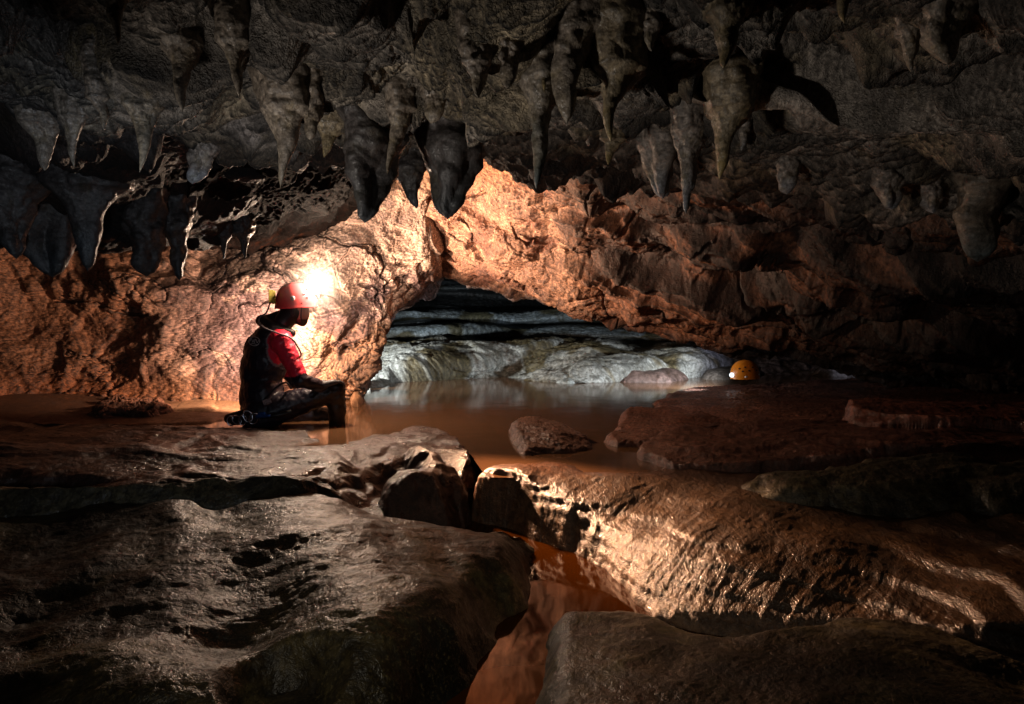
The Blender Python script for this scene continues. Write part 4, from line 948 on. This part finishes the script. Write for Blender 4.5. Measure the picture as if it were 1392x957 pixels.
def halo():  # scatter volume added to imitate lens glow around the lamp
    V, Q = prim_sphere((0, 0, 0), (.34, .34, .34), None, 16)
    Q = [tuple(q) for q in Q]; m = bpy.data.materials.new('lamp_glow_volume'); m.use_nodes = True; nt = m.node_tree; nt.nodes.clear()
    out = nd(nt, 'ShaderNodeOutputMaterial'); vs = nd(nt, 'ShaderNodeVolumeScatter', Anisotropy=.3); nt.links.new(vs.outputs[0], out.inputs['Volume'])
    vs.inputs['Color'].default_value = (1, .95, .9, 1)
    tc = nd(nt, 'ShaderNodeTexCoord'); ln = nd(nt, 'ShaderNodeVectorMath', operation='LENGTH'); nt.links.new(tc.outputs['Object'], ln.inputs[0])
    nt.links.new(ramp(nt, ln.outputs['Value'], .0, .26, .30, 0.), vs.inputs['Density'])
    o = np_mesh('lamp_glow_volume', np.array(V), np.array(Q), m, origin=(0, 0, 0)); o.location = lampW
    tag(o, 'added faint warm mist glowing in the beam around the headlamp', 'halo', kind='stuff')
halo()
# ================================================================== ORANGE HELMET on the far side of the reef
hh = bpy.data.objects.new('caving_helmet', None); C.objects.link(hh); Yh = 6.5; hh.location = at(1012, 512, Yh)
tag(hh, 'bright orange caving helmet just above the water under the right end of the arch', 'helmet')
oc = at(1013, 508, Yh)
oh, osf = helmet_shell('shell', oc, (-.9, -.3, -.12), 0, .142, .118, .135, M['orange'], hh)
for a, el in ((-60, 34), (-75, 18), (-50, 18), (-95, 30), (-110, 14), (-35, 30)):
    p, n = osf(a, el, .003); b = np.cross(n, (0, 0, 1.)); b /= np.linalg.norm(b); t = np.cross(b, n)
    part('vent_hole', [prim_sphere(p, (.011, .009, .003), [b, t, n], 10)], .002, M['hole'], oh, 1)
p, n = osf(0, 4, .008); part('headlamp', [prim_sphere(p, (.024, .03, .024), None, 12)], .004, M['cool'], oh, 1)
p, n = osf(175, 6, .012); part('battery_box', [box_prim(p, (n, np.cross(n, (0, 0, 1)), (0, 0, 1)), (.016, .03, .026))], .004, M['black'], oh, 2)
part('rim_band', [prim_caps(osf(20, -4)[0], .010, osf(-60, -5)[0], .010), prim_caps(osf(-60, -5)[0], .010, osf(-130, -5)[0], .010)], .004, M['white'], oh, 2)

# ================================================================== LIGHTS
def light(name, typ, loc, power, color, size=.05, aim=None, spot=None, blend=.5, size_y=None):
    l = bpy.data.lights.new(name, typ); l.energy = power; l.color = color
    if typ == 'AREA':
        l.size = size
        if size_y: l.shape = 'RECTANGLE'; l.size_y = size_y
    else: l.shadow_soft_size = size
    if spot: l.spot_size = math.radians(spot); l.spot_blend = blend
    o = bpy.data.objects.new(name, l); C.objects.link(o); o.location = loc
    if aim is not None:
        from mathutils import Vector
        o.rotation_euler = (Vector(aim)-Vector(loc)).to_track_quat('-Z', 'Y').to_euler()
    return o
light('headlamp_light', 'POINT', lampW+np.array([.045, .0, .03]), 75, (1, .68, .46), .05)
light('headlamp_beam', 'SPOT', lampW+np.array([.05, -.02, .0]), 1300, (1, .54, .30), .07, aim=(.42, 2.68, -.12), spot=23, blend=1.)
light('slave_flash_behind_caver', 'SPOT', J(372, 490, .36), 165, (1, .64, .44), .05, aim=J(330, 400, 2.0), spot=158, blend=.35)
light('slave_flash_arch', 'SPOT', J(386, 468, .44), 780, (1, .62, .40), .05, aim=(.25, 5.5, 1.6), spot=70, blend=1.)
light('far_chamber_lamp', 'SPOT', (-2.6, 6.7, .35), 480, (.9, .96, 1.), .05, aim=(.3, 9., .3), spot=110, blend=.6)
light('far_chamber_lamp_right', 'SPOT', (2.1, 6.6, .30), 150, (.85, .92, 1.), .05, aim=(.6, 9., .3), spot=110, blend=.6)
light('helmet_beam', 'SPOT', osf(0, 2, .05)[0], 70, (.75, .9, 1.), .02, aim=at(880, 518, 6.6), spot=60, blend=.7)
light('hand_lamp_ceiling', 'SPOT', (-1.0, 1.0, .16), 39, (1., .90, .80), .06, aim=(.30, 2.15, 1.32), spot=84, blend=1.)
light('hand_lamp_left', 'SPOT', (-.5, .5, .5), 27, (.78, .87, 1.), .08, aim=(-1.9, 3.3, 1.1), spot=70, blend=1.)
light('hand_lamp_floor', 'SPOT', (-.5, .5, 1.0), 15, (1., .90, .72), .38, aim=(.0, 1.8, -.2), spot=75, blend=1.)

w = bpy.data.worlds.new('World'); sc.world = w; w.use_nodes = True
w.node_tree.nodes['Background'].inputs[0].default_value = (.6, .7, 1, 1); w.node_tree.nodes['Background'].inputs[1].default_value = .0015
cam = bpy.data.cameras.new('camera'); co_ = bpy.data.objects.new('camera', cam); C.objects.link(co_)
co_.location = (0, 0, CAMZ); co_.rotation_euler = (math.pi/2+PITCH, 0, 0)
cam.sensor_width = 36; cam.lens = F/1392*36; cam.clip_start = .05; cam.clip_end = 200
sc.camera = co_
sc.view_settings.view_transform = 'Standard'; sc.view_settings.look = 'None'
sc.render.engine = 'CYCLES'; sc.cycles.use_denoising = True
sc.cycles.max_bounces = 6; sc.cycles.sample_clamp_indirect = 4.
